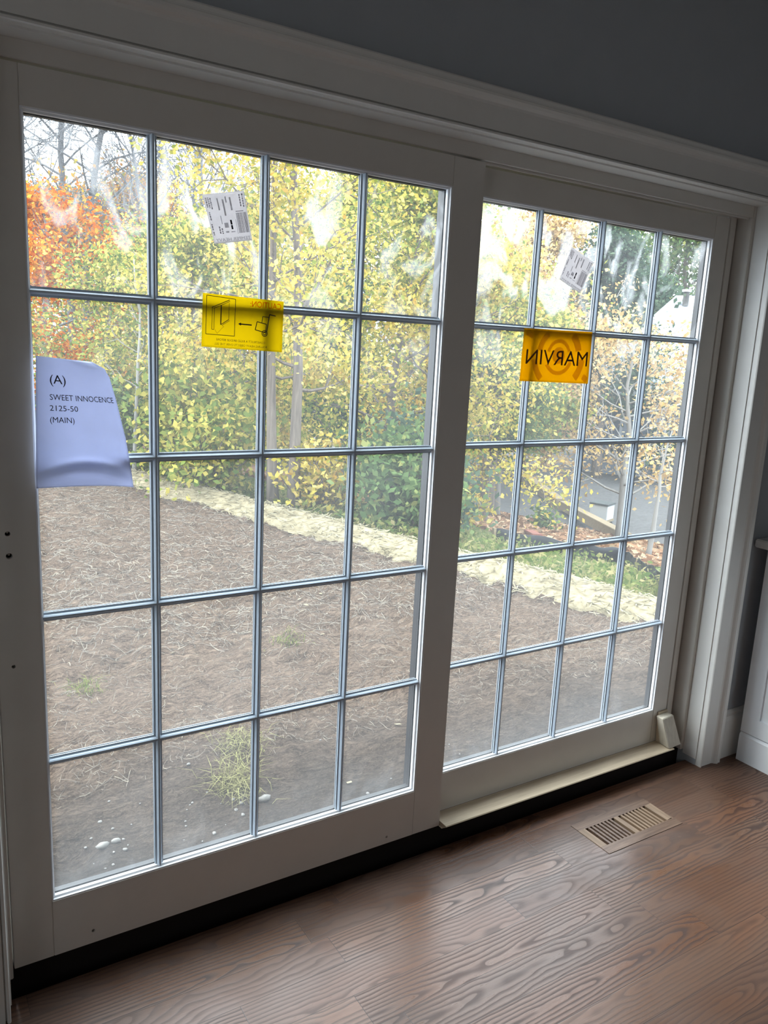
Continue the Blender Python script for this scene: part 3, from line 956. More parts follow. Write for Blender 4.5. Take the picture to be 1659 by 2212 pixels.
def glass_label(corners, y, name, label, curl):
    Qd = Quad(*corners, y)
    o = Qd.sheet(name, MAT['label'], label, 'label', 0.0, None)
    rg = random.Random(5)
    m = MB()
    Qd.text('TEMPER HEAVY', 0.06, 0.97, 0.965, 0.062, 0.0004, m)
    m.build('label_heading', MAT['greyink'], o)
    for (u, v0, v1) in ((0.86, 0.06, 0.30), (0.93, 0.05, 0.30), (0.10, 0.07, 0.27), (0.05, 0.07, 0.27), (0.15, 0.08, 0.30), (0.06, 0.36, 0.50), (0.05, 0.60, 0.72), (0.05, 0.76, 0.84), (0.22, 0.66, 0.78), (0.28, 0.70, 0.80)):
        vv = v0
        m = MB()
        while vv < v1:
            l = rg.uniform(0.015, 0.045)
            Qd.poly([(u - 0.016, vv), (u + 0.016, vv), (u + 0.016, vv + l), (u - 0.016, vv + l)], 0.0004, m)
            vv += l + 0.012
        m.build('print_row', MAT['greyink'], o)
    m = MB()
    u = 0.70
    while u < 0.955:
        wv = rg.uniform(0.008, 0.022)
        Qd.poly([(u, 0.42), (u + wv, 0.42), (u + wv, 0.83), (u, 0.83)], 0.0004, m)
        u += wv + rg.uniform(0.006, 0.012)
    Qd.poly([(0.705, 0.385), (0.90, 0.385), (0.90, 0.40), (0.705, 0.40)], 0.0004, m)
    m.build('barcode', MAT['greyink'], o)
    m = MB()
    for a0, a1 in ((0.55, 0.645), (0.655, 0.74)):
        Qd.poly([(0.52, a0), (0.565, a0), (0.565, a1), (0.52, a1)], 0.0004, m)
    m.build('black_box_print', MAT['ink'], o)
    for q in ((0.30, 0.10, 0.33, 0.34), (0.42, 0.13, 0.46, 0.46), (0.60, 0.10, 0.64, 0.36), (0.50, 0.08, 0.53, 0.20), (0.30, 0.45, 0.32, 0.62), (0.36, 0.60, 0.46, 0.70), (0.36, 0.77, 0.44, 0.80), (0.50, 0.78, 0.60, 0.80), (0.66, 0.55, 0.675, 0.84)):
        m = MB()
        Qd.poly([(q[0], q[1]), (q[2], q[1]), (q[2], q[3]), (q[0], q[3])], 0.0004, m)
        m.build('pale_print', MAT['lightink'], o)
    return o


glass_label([(0.357, 1.643), (0.451, 1.664), (0.472, 1.562), (0.385, 1.545)], -0.0028, 'glass_label', 'tilted white shipping label with barcode on the left door glass', 0)
glass_label([(1.493, 1.659), (1.589, 1.624), (1.545, 1.530), (1.455, 1.564)], 0.0425, 'glass_label', 'slanting grey white label with barcode on the right door glass', 0)


# ================================================================== OUTSIDE
P0, NRM = np.array([4.47, 1.86]), np.array([0.954, 0.30])
UDIR = np.array([-0.30, 0.954])


def dist(x, y): return (x - P0[0]) * NRM[0] + (y - P0[1]) * NRM[1]


def terr(x, y):
    d = dist(x, y)
    if d <= 0:
        return -0.45
    return max(-0.45 - 0.2 * d, -3.2)


def soil_z(x, y):
    z = -0.45
    k = min(1.0, max(0.2, (y - 0.3) / 1.2))
    z += k * (0.060 * mnoise.noise(Vector((x * 0.9, y * 0.9, 0.3))) + 0.035 * mnoise.noise(Vector((x * 3.1, y * 3.1, 1.3))) + 0.034 * mnoise.noise(Vector((x * 8, y * 8, 2.1))) + 0.018 * mnoise.noise(Vector((x * 19, y * 19, 3.7))))
    z += 0.05 * math.exp(-((x - 0.9) ** 2 + (y - 1.3) ** 2) / 0.08)
    z -= 0.07 * math.exp(-((x - 0.20) ** 2 + (y - 0.90) ** 2) / 0.006)
    d = dist(x, y)
    if d > 0:
        z -= 0.2 * d
    return z


def grid(name, xs, ys, zf, mat, keep):
    V = [(x, y, zf(x, y)) for y in ys for x in xs]
    n = len(xs)
    F = []
    for j in range(len(ys) - 1):
        for i in range(n - 1):
            if keep((xs[i] + xs[i + 1]) / 2, (ys[j] + ys[j + 1]) / 2):
                a = j * n + i
                F.append((a, a + 1, a + n + 1, a + n))
    used = sorted({i for f_ in F for i in f_})
    mp = {o: k for k, o in enumerate(used)}
    me = bpy.data.meshes.new(name)
    me.from_pydata([V[i] for i in used], [], [tuple(mp[i] for i in f_) for f_ in F])
    me.update()
    return link(name, me, mat, None, True)


struct(grid('yard_soil', [-3 + 0.036 * i for i in range(222)], [0.13 + 0.036 * i for i in range(400)], soil_z, MAT['soil'], lambda x, y: dist(x, y) < 0.12))
struct(grid('hillside', [-12 + 0.6 * i for i in range(150)], [0.5 + 0.6 * i for i in range(140)],
            lambda x, y: terr(x, y) + (0.08 * mnoise.noise(Vector((x * 0.5, y * 0.5, 5))) if dist(x, y) > 1 else (-0.02 if dist(x, y) > 0.15 else -0.3)), MAT['hill'], lambda x, y: dist(x, y) > -0.7))

# straw strewn on the soil
def straw_on(n, xr, yr, length, width, seed, dmax=0.0, lift=0.012, curve=0.3, dmin=-99, near=0):
    rg = np.random.default_rng(seed)
    out = []
    k = 0
    while k < n:
        x = rg.uniform(*xr); y = rg.uniform(*yr)
        if near and rg.uniform() > math.exp(-(y - yr[0]) / near): continue
        d = dist(x, y)
        if d > dmax or d < dmin: continue
        k += 1
        a = rg.uniform(0, 2 * PI)
        l = length * rg.uniform(0.4, 1.5)
        b = rg.normal() * curve
        pts = []
        px, py = x, y
        for s in range(4):
            pts.append(np.array([px, py, 0.0]))
            px += math.cos(a) * l / 3; py += math.sin(a) * l / 3
            a += b
        for s in range(4):
            pts[s][2] = soil_z(pts[s][0], pts[s][1]) + lift * rg.uniform(0.2, 1.4)
        w_ = width * rg.uniform(0.6, 1.4)
        for s in range(3):
            t = pts[s + 1] - pts[s]
            q = np.array([-t[1], t[0], 0]); q /= np.linalg.norm(q) + 1e-9
            up = np.array([0, 0, w_ * 0.7])
            out.append([pts[s] - q * w_ / 2, pts[s] + q * w_ / 2 + up, pts[s + 1] + q * w_ / 2 + up, pts[s + 1] - q * w_ / 2])
    return np.array(out)


tag(quads_mesh('straw_litter', np.concatenate([straw_on(8000, (-0.3, 5), (1.2, 4.5), 0.06, 0.0017, 11, near=2.5, curve=0.5), straw_on(8500, (0.5, 5), (2.5, 10), 0.10, 0.0032, 12, curve=0.5)]), MAT['straw']),
    'matted dry straw scattered over the bare yard soil', 'straw', kind='stuff')

# straw edging along the top of the bank
rows = []
for i in range(260):
    s = -3.0 + i * 0.06
    c0 = P0 + UDIR * s
    row = []
    wob = 0.06 * mnoise.noise(Vector((s * 0.9, 3.3, 0)))
    for k, (dd, hh) in enumerate(((-0.42, -0.03), (-0.33, 0.035), (-0.22, 0.075), (-0.10, 0.105), (0.0, 0.085), (0.09, 0.02), (0.16, -0.12))):
        q = c0 + NRM * (dd + wob + 0.03 * mnoise.noise(Vector((s * 3, k * 0.8, 1))))
        z0 = -0.45 - 0.2 * max(0, dd)
        row.append((q[0], q[1], z0 + hh + 0.018 * mnoise.noise(Vector((s * 5, k * 1.1, 7)))))
    rows.append(row)
bermroot = empty('straw_berm', (3.4, 5.2, -0.45), 'long pale straw edging along the far rim of the yard', 'straw edging')
MB().loft(rows, caps=False, closed=False).build('straw_roll', MAT['wattlebase'], bermroot, True)
rg = np.random.default_rng(21)
qs = []
for _ in range(4200):
    s = rg.uniform(-2.6, 11.5); dd = rg.uniform(-0.46, 0.08)
    c0 = P0 + UDIR * s + NRM * dd
    hh = np.interp(dd, [-0.46, -0.33, -0.22, -0.10, 0.0, 0.09], [0.0, 0.05, 0.09, 0.12, 0.10, 0.03])
    a = rg.uniform(0, 2 * PI); l = rg.uniform(0.05, 0.16); el = rg.normal() * 0.15
    p = np.array([c0[0], c0[1], -0.45 + hh])
    t = np.array([math.cos(a), math.sin(a), el]) * l
    wv = np.array([-math.sin(a), math.cos(a), 0.4]) * 0.004
    qs.append([p - t / 2 - wv, p - t / 2 + wv, p + t / 2 + wv, p + t / 2 - wv])
st = quads_mesh('loose_straw', np.array(qs), MAT['wattle'], bermroot)
st['kind'] = 'stuff'


# grass tufts, pebbles, leaves near the door
def tuft(x, y, r, n, length, label, mat, w=0.003):
    rg = np.random.default_rng(int(abs(x * 1000 + y * 77)))
    P = np.stack([x + rg.normal(size=n) * r, y + rg.normal(size=n) * r, np.zeros(n)], 1)
    for p in P: p[2] = soil_z(p[0], p[1]) - 0.01
    o = quads_mesh('grass_tuft', blade_quads(P, length, w, 1.1, rg), mat)
    tag(o, label, 'grass', kind='stuff')
    return o


tuft(0.85, 1.00, 0.05, 300, 0.075, 'large yellow green dry grass tuft near the pebbles by the door', MAT['drygrass'], 0.0018)
tuft(0.98, 1.25, 0.06, 260, 0.06, 'dry grass tuft on the soil mound behind the large tuft', MAT['drygrass'], 0.0018)
tuft(0.52, 2.30, 0.05, 120, 0.05, 'small green grass patch out in the soil at left', MAT['weed'], 0.002)
tuft(1.70, 2.35, 0.05, 120, 0.05, 'small green grass patch out in the soil behind the middle panes', MAT['weed'], 0.002)


def pebble_mesh(seed, name):
    bm = bmesh.new()
    bmesh.ops.create_icosphere(bm, subdivisions=2, radius=1)
    for q in bm.verts:
        k = 1 + 0.42 * mnoise.noise(q.co * 2.2 + Vector((seed * 3.3, 0, 0)))
        q.co = Vector((q.co.x * k, q.co.y * k * 0.8, q.co.z * k * 0.62))
    me = bpy.data.meshes.new(name)
    bm.to_mesh(me); bm.free()
    for p in me.polygons: p.use_smooth = True
    me.materials.append(MAT['pebble'])
    return me


pm = [pebble_mesh(k, 'pebble') for k in range(4)]
rg = random.Random(3)
PEB = []
for k in range(46):
    x = rg.choice([rg.gauss(0.62, 0.10), rg.gauss(0.33, 0.06), rg.uniform(0.2, 1.9)])
    y = rg.uniform(0.74, 1.0) if rg.random() < 0.8 else rg.uniform(1.0, 1.5)
    PEB.append((x, y, rg.choice([0.003, 0.004, 0.005, 0.006, 0.009])))
for k, (x, y, r) in enumerate(PEB):
    o = bpy.data.objects.new('pebble', pm[k % 4])
    COL.objects.link(o)
    o.location = (x, y, soil_z(x, y) + r * 0.25)
    o.scale = (r, r, r)
    o.rotation_euler = (0, 0, rg.uniform(0, 6))
    tag(o, 'tiny pale pebble lying on the bare soil just outside the door glass', 'pebble', 'pale pebbles by the door')
for (x, y, r, lb) in ((0.30, 0.87, 0.019, 'white rough stone beside a hollow outside the lower left pane'), (0.925, 0.89, 0.022, 'pale rounded stone in front of the large grass tuft'), (0.345, 0.875, 0.014, 'smaller tan stone touching the white rough stone')):
    o = bpy.data.objects.new('stone', pebble_mesh(x * 9, 'stone'))
    COL.objects.link(o)
    o.location = (x, y, soil_z(x, y) + r * 0.35)
    o.scale = (r * 1.2, r, r)
    tag(o, lb, 'stone')

rg = random.Random(8)
lm = quads_mesh('fallen_leaf', leaf_quads(np.array([[0, 0, 0.0]]), 0.06, 0.9), MAT['wattle'])
lmesh = lm.data
bpy.data.objects.remove(lm)
for k in range(16):
    x, y = rg.uniform(0.6, 3.6), rg.uniform(0.8, 4.0)
    if dist(x, y) > -0.5: continue
    o = bpy.data.objects.new('fallen_leaf', lmesh)
    COL.objects.link(o)
    o.location = (x, y, soil_z(x, y) + 0.012)
    o.rotation_euler = (rg.uniform(-0.3, 0.3), rg.uniform(-0.3, 0.3), rg.uniform(0, 6))
    tag(o, 'single pale fallen leaf lying on the straw strewn soil', 'leaf', 'fallen leaves on the yard')

# weeds on the bank and leaf litter beyond
rg = np.random.default_rng(31)
P = []
while len(P) < 26000:
    s, dd = rg.uniform(-3.5, 9), rg.uniform(0.15, 1.0) * rg.uniform(0.2, 3.7) + 0.1
    q = P0 + UDIR * s + NRM * dd
    if mnoise.noise(Vector((q[0] * 1.3, q[1] * 1.3, 4))) < -0.25: continue
    P.append((q[0], q[1], terr(*q) - 0.03))
P = np.array(P)
tag(quads_mesh('bank_weeds', np.concatenate([blade_quads(P[:16000], 0.14, 0.0045, 0.9, rg), leaf_quads(P[16000:] + rg.uniform(0, 1, (len(P) - 16000, 1)) * np.array([[0, 0, 0.2]]), 0.05, 0.4, rg)]), MAT['weed']),
    'low green and yellow weeds covering the bank below the straw edging', 'weeds', kind='stuff')
P = []
while len(P) < 15000:
    s, dd = rg.uniform(-6, 12), rg.uniform(4.8, 13.2)
    q = P0 + UDIR * s + NRM * dd
    P.append((q[0], q[1], terr(*q) + rg.uniform(0.02, 0.08)))
tag(quads_mesh('leaf_litter', leaf_quads(np.array(P), 0.13, 0.75, rg), MAT['brownleaf']), 'brown fallen leaves carpeting the lower slope', 'leaf litter', kind='stuff')

# silt fence
sf = empty('silt_fence', (8.0, 5.6, -1.4), 'black fabric silt fence between weeds and leaf litter', 'fence')
pts = [(6.15, 5.75), (6.45, 5.50), (6.90, 5.25), (7.40, 5.18), (7.92, 5.22), (7.40, 4.62), (6.85, 4.05), (6.30, 3.45), (5.75, 2.85), (5.2, 2.3)]
m = MB()
ra, rb2 = [], []
path = []
for i in range(len(pts) - 1):
    for k in range(6):
        t = k / 6.0
        path.append((lerp(pts[i][0], pts[i + 1][0], t), lerp(pts[i][1], pts[i + 1][1], t)))
rows = []
for i, (x, y) in enumerate(path):
    z = terr(x, y)
    h = 0.18 + 0.015 * math.sin(i * 0.9)
    dx = 0.02 * math.sin(i * 1.7)
    rows.append([(x + dx * 0.3, y, z - 0.05), (x + dx + 0.03, y + 0.02, z + h * 0.5), (x - dx * 0.5, y - 0.02, z + h), (x - dx * 0.5 + 0.012, y - 0.008, z + h), (x + dx + 0.042, y + 0.032, z + h * 0.5), (x + dx * 0.3 + 0.012, y + 0.012, z - 0.05)])
m.loft(rows)
m.build('fabric', MAT['silt'], sf, True)
for (x, y) in pts[::2]:
    MB().box(x - 0.02, x + 0.02, y - 0.05, y - 0.012, terr(x, y) - 0.1, terr(x, y) + 0.19).build('stake', MAT['timber'], sf)


def beam(name, a, b, w_, h_, mat, label, cat):
    a, b = Vector(a), Vector(b)
    d = (b - a).normalized()
    n = d.cross(Vector((0, 0, 1))).normalized() * w_ / 2
    u = n.cross(d).normalized() * h_ / 2
    m = MB()
    m.loft([[p + n + u, p - n + u, p - n - u, p + n - u] for p in (a, b)])
    return tag(m.build(name, mat, bevel=0.01), label, cat)


beam('red_board', (8.45, 7.55, -1.48), (7.55, 6.40, -1.22), 0.16, 0.10, MAT['redwood'], 'reddish board lying at the near edge of the leaf litter', 'board')
beam('landscape_timber', (20.4, 21.6, -3.05), (17.0, 15.4, -3.08), 0.30, 0.34, MAT['timber'], 'farther tan timber edging the leaf covered slope', 'timber', )
beam('landscape_timber', (16.9, 15.2, -3.05), (14.2, 10.4, -2.75), 0.26, 0.26, MAT['timber'], 'nearer tan timber edging the leaf covered slope below the dry tree', 'timber')

# hive-like white box
hv = empty('white_box', (16.4, 13.2, -3.2), 'white box with grey lid on a stand beyond the leaf covered slope', 'box')
def rbox(cx, cy, z0, z1, sx, sy, ang):
    c_, s_ = math.cos(ang), math.sin(ang)
    q = [(cx + c_ * u - s_ * v_, cy + s_ * u + c_ * v_) for u, v_ in ((-sx, -sy), (sx, -sy), (sx, sy), (-sx, sy))]
    return MB().loft([[(x, y, z0) for x, y in q], [(x, y, z1) for x, y in q]])
rbox(16.4, 13.2, -3.0, -2.60, 0.25, 0.25, 0.35).build('box_body', MAT['hive'], hv, bevel=0.008)
rbox(16.4, 13.2, -2.599, -2.55, 0.275, 0.275, 0.35).build('lid', MAT['hivelid'], hv, bevel=0.01)
rbox(16.4, 13.2, -3.06, -3.001, 0.26, 0.26, 0.35).build('bottom_board', MAT['timber'], hv)
for (u, v_) in ((-0.2, -0.2), (0.2, -0.2), (0.2, 0.2), (-0.2, 0.2)):
    rbox(16.4 + u, 13.2 + v_, -3.3, -3.061, 0.04, 0.04, 0.35).build('leg', MAT['stone'], hv)

# dark rail on the far left of the right panel
rl = empty('stair_railing', (22.5, 25.0, -3.2), 'dark post railing with pale top rail far behind the slope', 'railing')
for k in range(4):
    x, y = 21.5 + k * 0.75, 26.0 - k * 0.9
    MB().box(x - 0.06, x + 0.06, y - 0.06, y + 0.06, -3.3, -1.6 - 0.12 * k).build('post', MAT['ironrail'], rl)
MB().tube([(21.4, 26.1, -1.55), (23.85, 23.2, -1.95)], 0.07, 6).build('top_rail', MAT['housewhite'], rl)
MB().tube([(21.4, 26.1, -2.3), (23.85, 23.2, -2.7)], 0.05, 6).build('lower_rail', MAT['ironrail'], rl)


# ------------------------------------------------------------------ trees
def tree(name, label, cat, loc, H, CR, cb, leaf, bark, nleaf, lsize, tr, seed, lean=(0, 0), group=None, nb=16, fork=1, droop=0.0, spread=0.16, bare_top=False, shape=1.0, up=0.75):
    rg = np.random.default_rng(seed)
    x0, y0 = loc
    z0 = terr(x0, y0) - 0.08
    if leaf is not None:
        H *= 0.86; spread *= 0.58; lsize *= 0.60; nleaf = int(nleaf * 2.2)
    root = empty(name, (x0, y0, z0), label, cat, group)
    tm, bm_ = MB(), MB()
    tips = []
    for fk in range(fork):
        fa = rg.uniform(0, 2 * PI) + fk * 2 * PI / fork
        pts, rad = [], []
        N = 9
        px = py = 0.0
        off = 0.0 if fork == 1 else tr * 0.9
        for i in range(N + 1):
            t = i / N
            sx = off * math.cos(fa) + (0.10 * H * t * math.cos(fa) if fork > 1 else 0)
            sy = off * math.sin(fa) + (0.10 * H * t * math.sin(fa) if fork > 1 else 0)
            px += rg.normal() * 0.012 * H; py += rg.normal() * 0.012 * H
            pts.append(Vector((x0 + sx + px * t + lean[0] * t, y0 + sy + py * t + lean[1] * t, z0 + H * 0.97 * t)))
            rad.append(tr * (1.25 if i == 0 else 1.0) * (1 - 0.88 * t) + 0.004)
        tm.tube(pts, rad, 8)
        for k in range(nb):
            t = cb + (1 - cb) * (k + rg.uniform(0, 0.8)) / nb
            t = min(t, 0.985)
            i = min(int(t * N), N - 1)
            p = pts[i].lerp(pts[i + 1], t * N - i)
            rel = (t - cb) / (1 - cb)
            prof = max(0.16, math.sin(PI * (0.22 + 0.74 * rel)) if shape > 0 else (1.05 - rel))
            L = CR * prof * rg.uniform(0.75, 1.15)
            az = k * 2.399 + rg.uniform(-0.4, 0.4)
            el = up * (0.35 + 0.9 * rel) + rg.normal() * 0.15 - droop
            bp, br = [p], [max(0.006, tr * 0.42 * (1 - 0.75 * t))]
            d = Vector((math.cos(az) * math.cos(el), math.sin(az) * math.cos(el), math.sin(el)))
            q = p
            for s in range(5):
                d = (d + Vector(rg.normal(size=3)) * 0.14 + Vector((0, 0, 0.03 - droop * 0.25))).normalized()
                q = q + d * L / 5
                bp.append(q); br.append(br[0] * (1 - (s + 1) / 5.6))
                if s >= 1:
                    for _ in range(2 if s < 4 else 3):
                        d2 = (d + Vector(rg.normal(size=3)) * 0.75).normalized()
                        L2 = L * rg.uniform(0.18, 0.42)
                        mid = q + d2 * L2 * 0.5 + Vector(rg.normal(size=3)) * L2 * 0.06
                        end = q + d2 * L2 + Vector((0, 0, -droop * L2 * 0.5))
                        bm_.tube([q, mid, end], [br[s + 1] * 0.6 + 0.003, br[s + 1] * 0.4 + 0.003, 0.002], 3, False)
                        tips += [mid, end, q]
                        if bare_top:
                            for __ in range(5):
                                d3 = (d2 + Vector(rg.normal(size=3)) * 0.6).normalized()
                                e3 = mid + d3 * L2 * 0.7
                                bm_.tube([mid, e3], [0.006, 0.003], 3, False)
            bm_.tube(bp, br, 4, False)
    tm.build('trunk', bark, root, True)
    bm_.build('branches', bark, root)
    if nleaf:
        T = np.array([tuple(q) for q in tips])
        wt = np.array([max(0.03, 0.35 + mnoise.noise(Vector(q) * (2.6 / CR) + Vector((seed, 0, 0)))) for q in T])
        C = T[rg.choice(len(T), nleaf, p=wt / wt.sum())] + rg.normal(size=(nleaf, 3)) * spread * CR * np.array([1, 1, 0.8])
        C[:, 2] = np.maximum(C[:, 2], z0 + 0.1)
        fo = quads_mesh('foliage', leaf_quads(C, lsize, 0.15, rg), leaf, root)
        fo['kind'] = 'stuff'
    return root


def shrub(name, label, loc, H, RX, leaf, bark, nleaf, lsize, seed, group=None):
    rg = np.random.default_rng(seed)
    x0, y0 = loc
    z0 = terr(x0, y0) - 0.05
    root = empty(name, (x0, y0, z0), label, 'shrub', group)
    m = MB()
    tips = []
    for k in range(22):
        az = k * 2.4; el = rg.uniform(0.5, 1.45)
        d = Vector((math.cos(az) * math.cos(el), math.sin(az) * math.cos(el), math.sin(el)))
        L = rg.uniform(0.7, 1.0)
        q = [Vector((x0, y0, z0)) + Vector((d.x * RX, d.y * RX, d.z * H)) * (L * s / 3) + Vector(rg.normal(size=3)) * 0.03 * s for s in range(4)]
        m.tube(q, [0.014, 0.011, 0.008, 0.003], 4, False)
        tips += q[1:] + [q[2].lerp(q[3], 0.5)]
    m.build('stems', bark, root)
    T = np.array([tuple(q) for q in tips])
    C = T[rg.integers(0, len(T), nleaf)] + rg.normal(size=(nleaf, 3)) * np.array([RX * 0.2, RX * 0.2, H * 0.14])
    C[:, 2] = np.maximum(C[:, 2], z0 + 0.05)
    fo = quads_mesh('foliage', leaf_quads(C, lsize, 0.1, rg), leaf, root)
    fo['kind'] = 'stuff'
    return root


# near the yard rim
tree('yellow_tree', 'slim yellow tree at the yard rim, its straight trunk the left of a pair', 'tree', (3.45, 6.47), 6.2, 1.5, 0.30, MAT['yellow'], MAT['bark'], 4200, 0.085, 0.062, 1, (-0.15, 0.1), nb=20, spread=0.2)
tree('yellow_tree', 'slim yellow leaved tree with crooked trunk, right of the pair beyond the yard rim', 'tree', (3.66, 6.36), 6.0, 1.6, 0.28, MAT['yellow'], MAT['bark'], 4200, 0.085, 0.072, 2, (0.15, 0.05), nb=20, spread=0.2)
shrub('green_shrub', 'dense dark green shrub below the yellow trees at the yard rim', (4.45, 5.3), 1.15, 0.85, MAT['green'], MAT['bark'], 4200, 0.07, 3)
shrub('green_shrub', 'dark green shrub behind the dense rim shrub, nearer the door stile', (4.95, 5.75), 1.3, 0.85, MAT['dkgreen'], MAT['bark'], 3200, 0.075, 4)
shrub('yellow_shrub', 'low yellow shrub at the foot of the paired trunks', (3.95, 6.25), 0.95, 0.65, MAT['yellow'], MAT['bark'], 1500, 0.065, 5)
shrub('green_shrub', 'mixed green shrub left of the paired trunks at the rim', (3.0, 7.3), 1.2, 0.85, MAT['olive'], MAT['bark'], 3000, 0.07, 6)
shrub('green_shrub', 'green shrub at the rim behind the curled paper sheet', (2.35, 9.4), 1.3, 0.9, MAT['green'], MAT['bark'], 2600, 0.08, 7)
shrub('green_shrub', 'tall olive shrub between the paper sheet and the paired trunks', (3.05, 8.4), 1.9, 1.0, MAT['olive'], MAT['bark'], 3600, 0.08, 8)
tree('yellow_green_tree', 'full yellow green tree filling the third column of the left door', 'tree', (6.2, 8.4), 5.6, 2.1, 0.12, MAT['olive'], MAT['bark'], 6500, 0.105, 0.09, 9, nb=24, spread=0.2)
tree('yellow_green_tree', 'bright yellow tree beside the centre stile of the doors', 'tree', (7.2, 8.1), 4.9, 1.9, 0.15, MAT['yellow'], MAT['bark'], 5200, 0.10, 0.08, 10, nb=22, spread=0.2)
tree('mixed_tree', 'green and yellow tree behind the caution film', 'tree', (3.95, 10.5), 4.5, 1.7, 0.12, MAT['olive'], MAT['bark'], 5200, 0.095, 0.07, 11, nb=22, spread=0.2)
tree('mixed_tree', 'yellow green tree above the curled paper sheet', 'tree', (2.45, 10.2), 3.4, 1.4, 0.14, MAT['olive'], MAT['bark'], 3800, 0.09, 0.05, 12, nb=18, spread=0.2)
tree('birch_sapling', 'thin pale barked sapling left of the first door bar', 'tree', (2.42, 8.6), 3.4, 0.55, 0.35, MAT['yellow'], MAT['palebark'], 260, 0.07, 0.028, 13, (0.25, 0), nb=12)
tree('orange_tree', 'red orange leaved tree in the top left corner panes', 'tree', (2.15, 12.6), 4.9, 1.5, 0.18, MAT['orange'], MAT['greybark'], 5200, 0.10, 0.09, 14, nb=22, spread=0.2)
tree('peach_tree', 'pale orange leaved tree behind the red orange one', 'tree', (4.5, 17.7), 6.9, 2.2, 0.2, MAT['peach'], MAT['greybark'], 5200, 0.14, 0.11, 15, nb=22, spread=0.2)
tree('bare_tree', 'tall bare grey tree at the left edge of the left door', 'tree', (2.3, 15.6), 11.0, 2.4, 0.32, None, MAT['greybark'], 0, 0, 0.10, 16, nb=34, bare_top=True, fork=2, up=1.0)
tree('bare_tree', 'tall bare grey tree right of the leftmost bare one', 'tree', (3.55, 18.2), 12.0, 2.6, 0.34, None, MAT['greybark'], 0, 0, 0.11, 17, nb=36, bare_top=True, fork=2, up=1.0)
tree('bare_tree', 'tall bare tree with fine twigs above the left glass label', 'tree', (6.9, 19.4), 12.0, 3.0, 0.36, None, MAT['greybark'], 0, 0, 0.12, 18, nb=44, bare_top=True, up=1.0)
tree('bare_tree', 'bare many stemmed tree with fine twigs between the first two upright bars', 'tree', (5.7, 16.3), 9.5, 2.6, 0.38, None, MAT['greybark'], 0, 0, 0.08, 33, nb=34, bare_top=True, fork=3, up=1.05)
tree('evergreen_tree', 'dark evergreen tree behind the paired yellow trunks', 'tree', (9.0, 16.0), 6.9, 2.4, 0.08, MAT['dkgreen'], MAT['bark'], 5600, 0.16, 0.13, 19, nb=26, spread=0.18, shape=-1)
tree('green_tree', 'mid green leafy tree just right of the centre stile', 'tree', (8.75, 9.05), 3.5, 1.15, 0.45, MAT['green'], MAT['bark'], 3600, 0.10, 0.06, 20, nb=18, spread=0.22)
tree('dried_leaf_tree', 'spreading tree with dry tan leaves in front of the grey roofed house', 'tree', (13.9, 10.35), 5.6, 2.7, 0.22, MAT['tan'], MAT['palebark'], 3000, 0.14, 0.10, 21, (-0.3, 0.2), nb=26, spread=0.15, up=0.6)
shrub('yellow_shrub', 'bright yellow shrub beside the centre stile above the bank weeds', (7.1, 7.75), 0.85, 0.55, MAT['yellow'], MAT['bark'], 650, 0.085, 22)
shrub('green_shrub', 'small green shrub out in the leaf litter', (11.0, 9.9), 0.5, 0.35, MAT['green'], MAT['bark'], 420, 0.08, 23)
tree('young_sapling', 'slender pale sapling at the far right pane edge', 'tree', (10.05, 6.45), 2.6, 0.7, 0.55, MAT['tan'], MAT['palebark'], 60, 0.09, 0.045, 24, (0.12, -0.1), nb=8)
tree('tan_yellow_tree', 'sparse tan yellow tree at the top left of the right door', 'tree', (12.3, 12.9), 7.6, 2.5, 0.2, MAT['tan'], MAT['palebark'], 3600, 0.16, 0.11, 25, nb=24, spread=0.17)
tree('evergreen_tree', 'tall blue green evergreen left of the house roof', 'tree', (23.0, 19.6), 11.5, 3.4, 0.05, MAT['dkgreen'], MAT['bark'], 9000, 0.24, 0.2, 26, nb=30, spread=0.16, shape=-1)
tree('broad_green_tree', 'broad bright green tree rising behind the house roof', 'tree', (38.5, 28.6), 15.2, 5.4, 0.1, MAT['green'], MAT['bark'], 9000, 0.36, 0.3, 27, nb=28, spread=0.2)
# forest behind
BG = [((8.2, 27.0), 10.2, 3.4, 'peach', 'pale orange backdrop tree behind the left columns'), ((11.5, 25.9), 10.6, 3.6, 'olive', 'yellow green backdrop tree behind the caution film'),
      ((14.5, 24.4), 12.4, 3.8, 'olive', 'yellow green backdrop tree above the paired trunks'), ((17.3, 22.6), 11.6, 3.6, 'olive', 'olive backdrop tree beside the centre stile'),
      ((21.4, 22.2), 11.0, 3.4, 'tan', 'tan backdrop tree behind the right glass label'), ((4.4, 23.0), 7.6, 2.8, 'green', 'green backdrop tree behind the red orange tree'),
      ((6.4, 15.2), 6.6, 2.2, 'olive', 'yellow green tree between the peach tree and the evergreen'), ((10.2, 13.2), 7.0, 2.3, 'yellow', 'yellow tree behind the full yellow green tree'),
      ((11.0, 11.6), 5.6, 1.5, 'olive', 'slim olive tree behind the amber film'), ((15.2, 17.0), 6.6, 2.6, 'green', 'green tree low behind the tan yellow tree'),
      ((16.6, 19.4), 5.0, 2.0, 'olive', 'low olive tree left of the dry leaf tree'), ((5.4, 12.6), 5.0, 1.8, 'yellow', 'yellow tree filling the gap above the second bar'),
      ((1.2, 19.5), 7.5, 2.4, 'orange', 'orange backdrop tree at the far left edge'), ((29.0, 24.5), 9.5, 3.4, 'dkgreen', 'dark green backdrop tree left of the broad green one')]
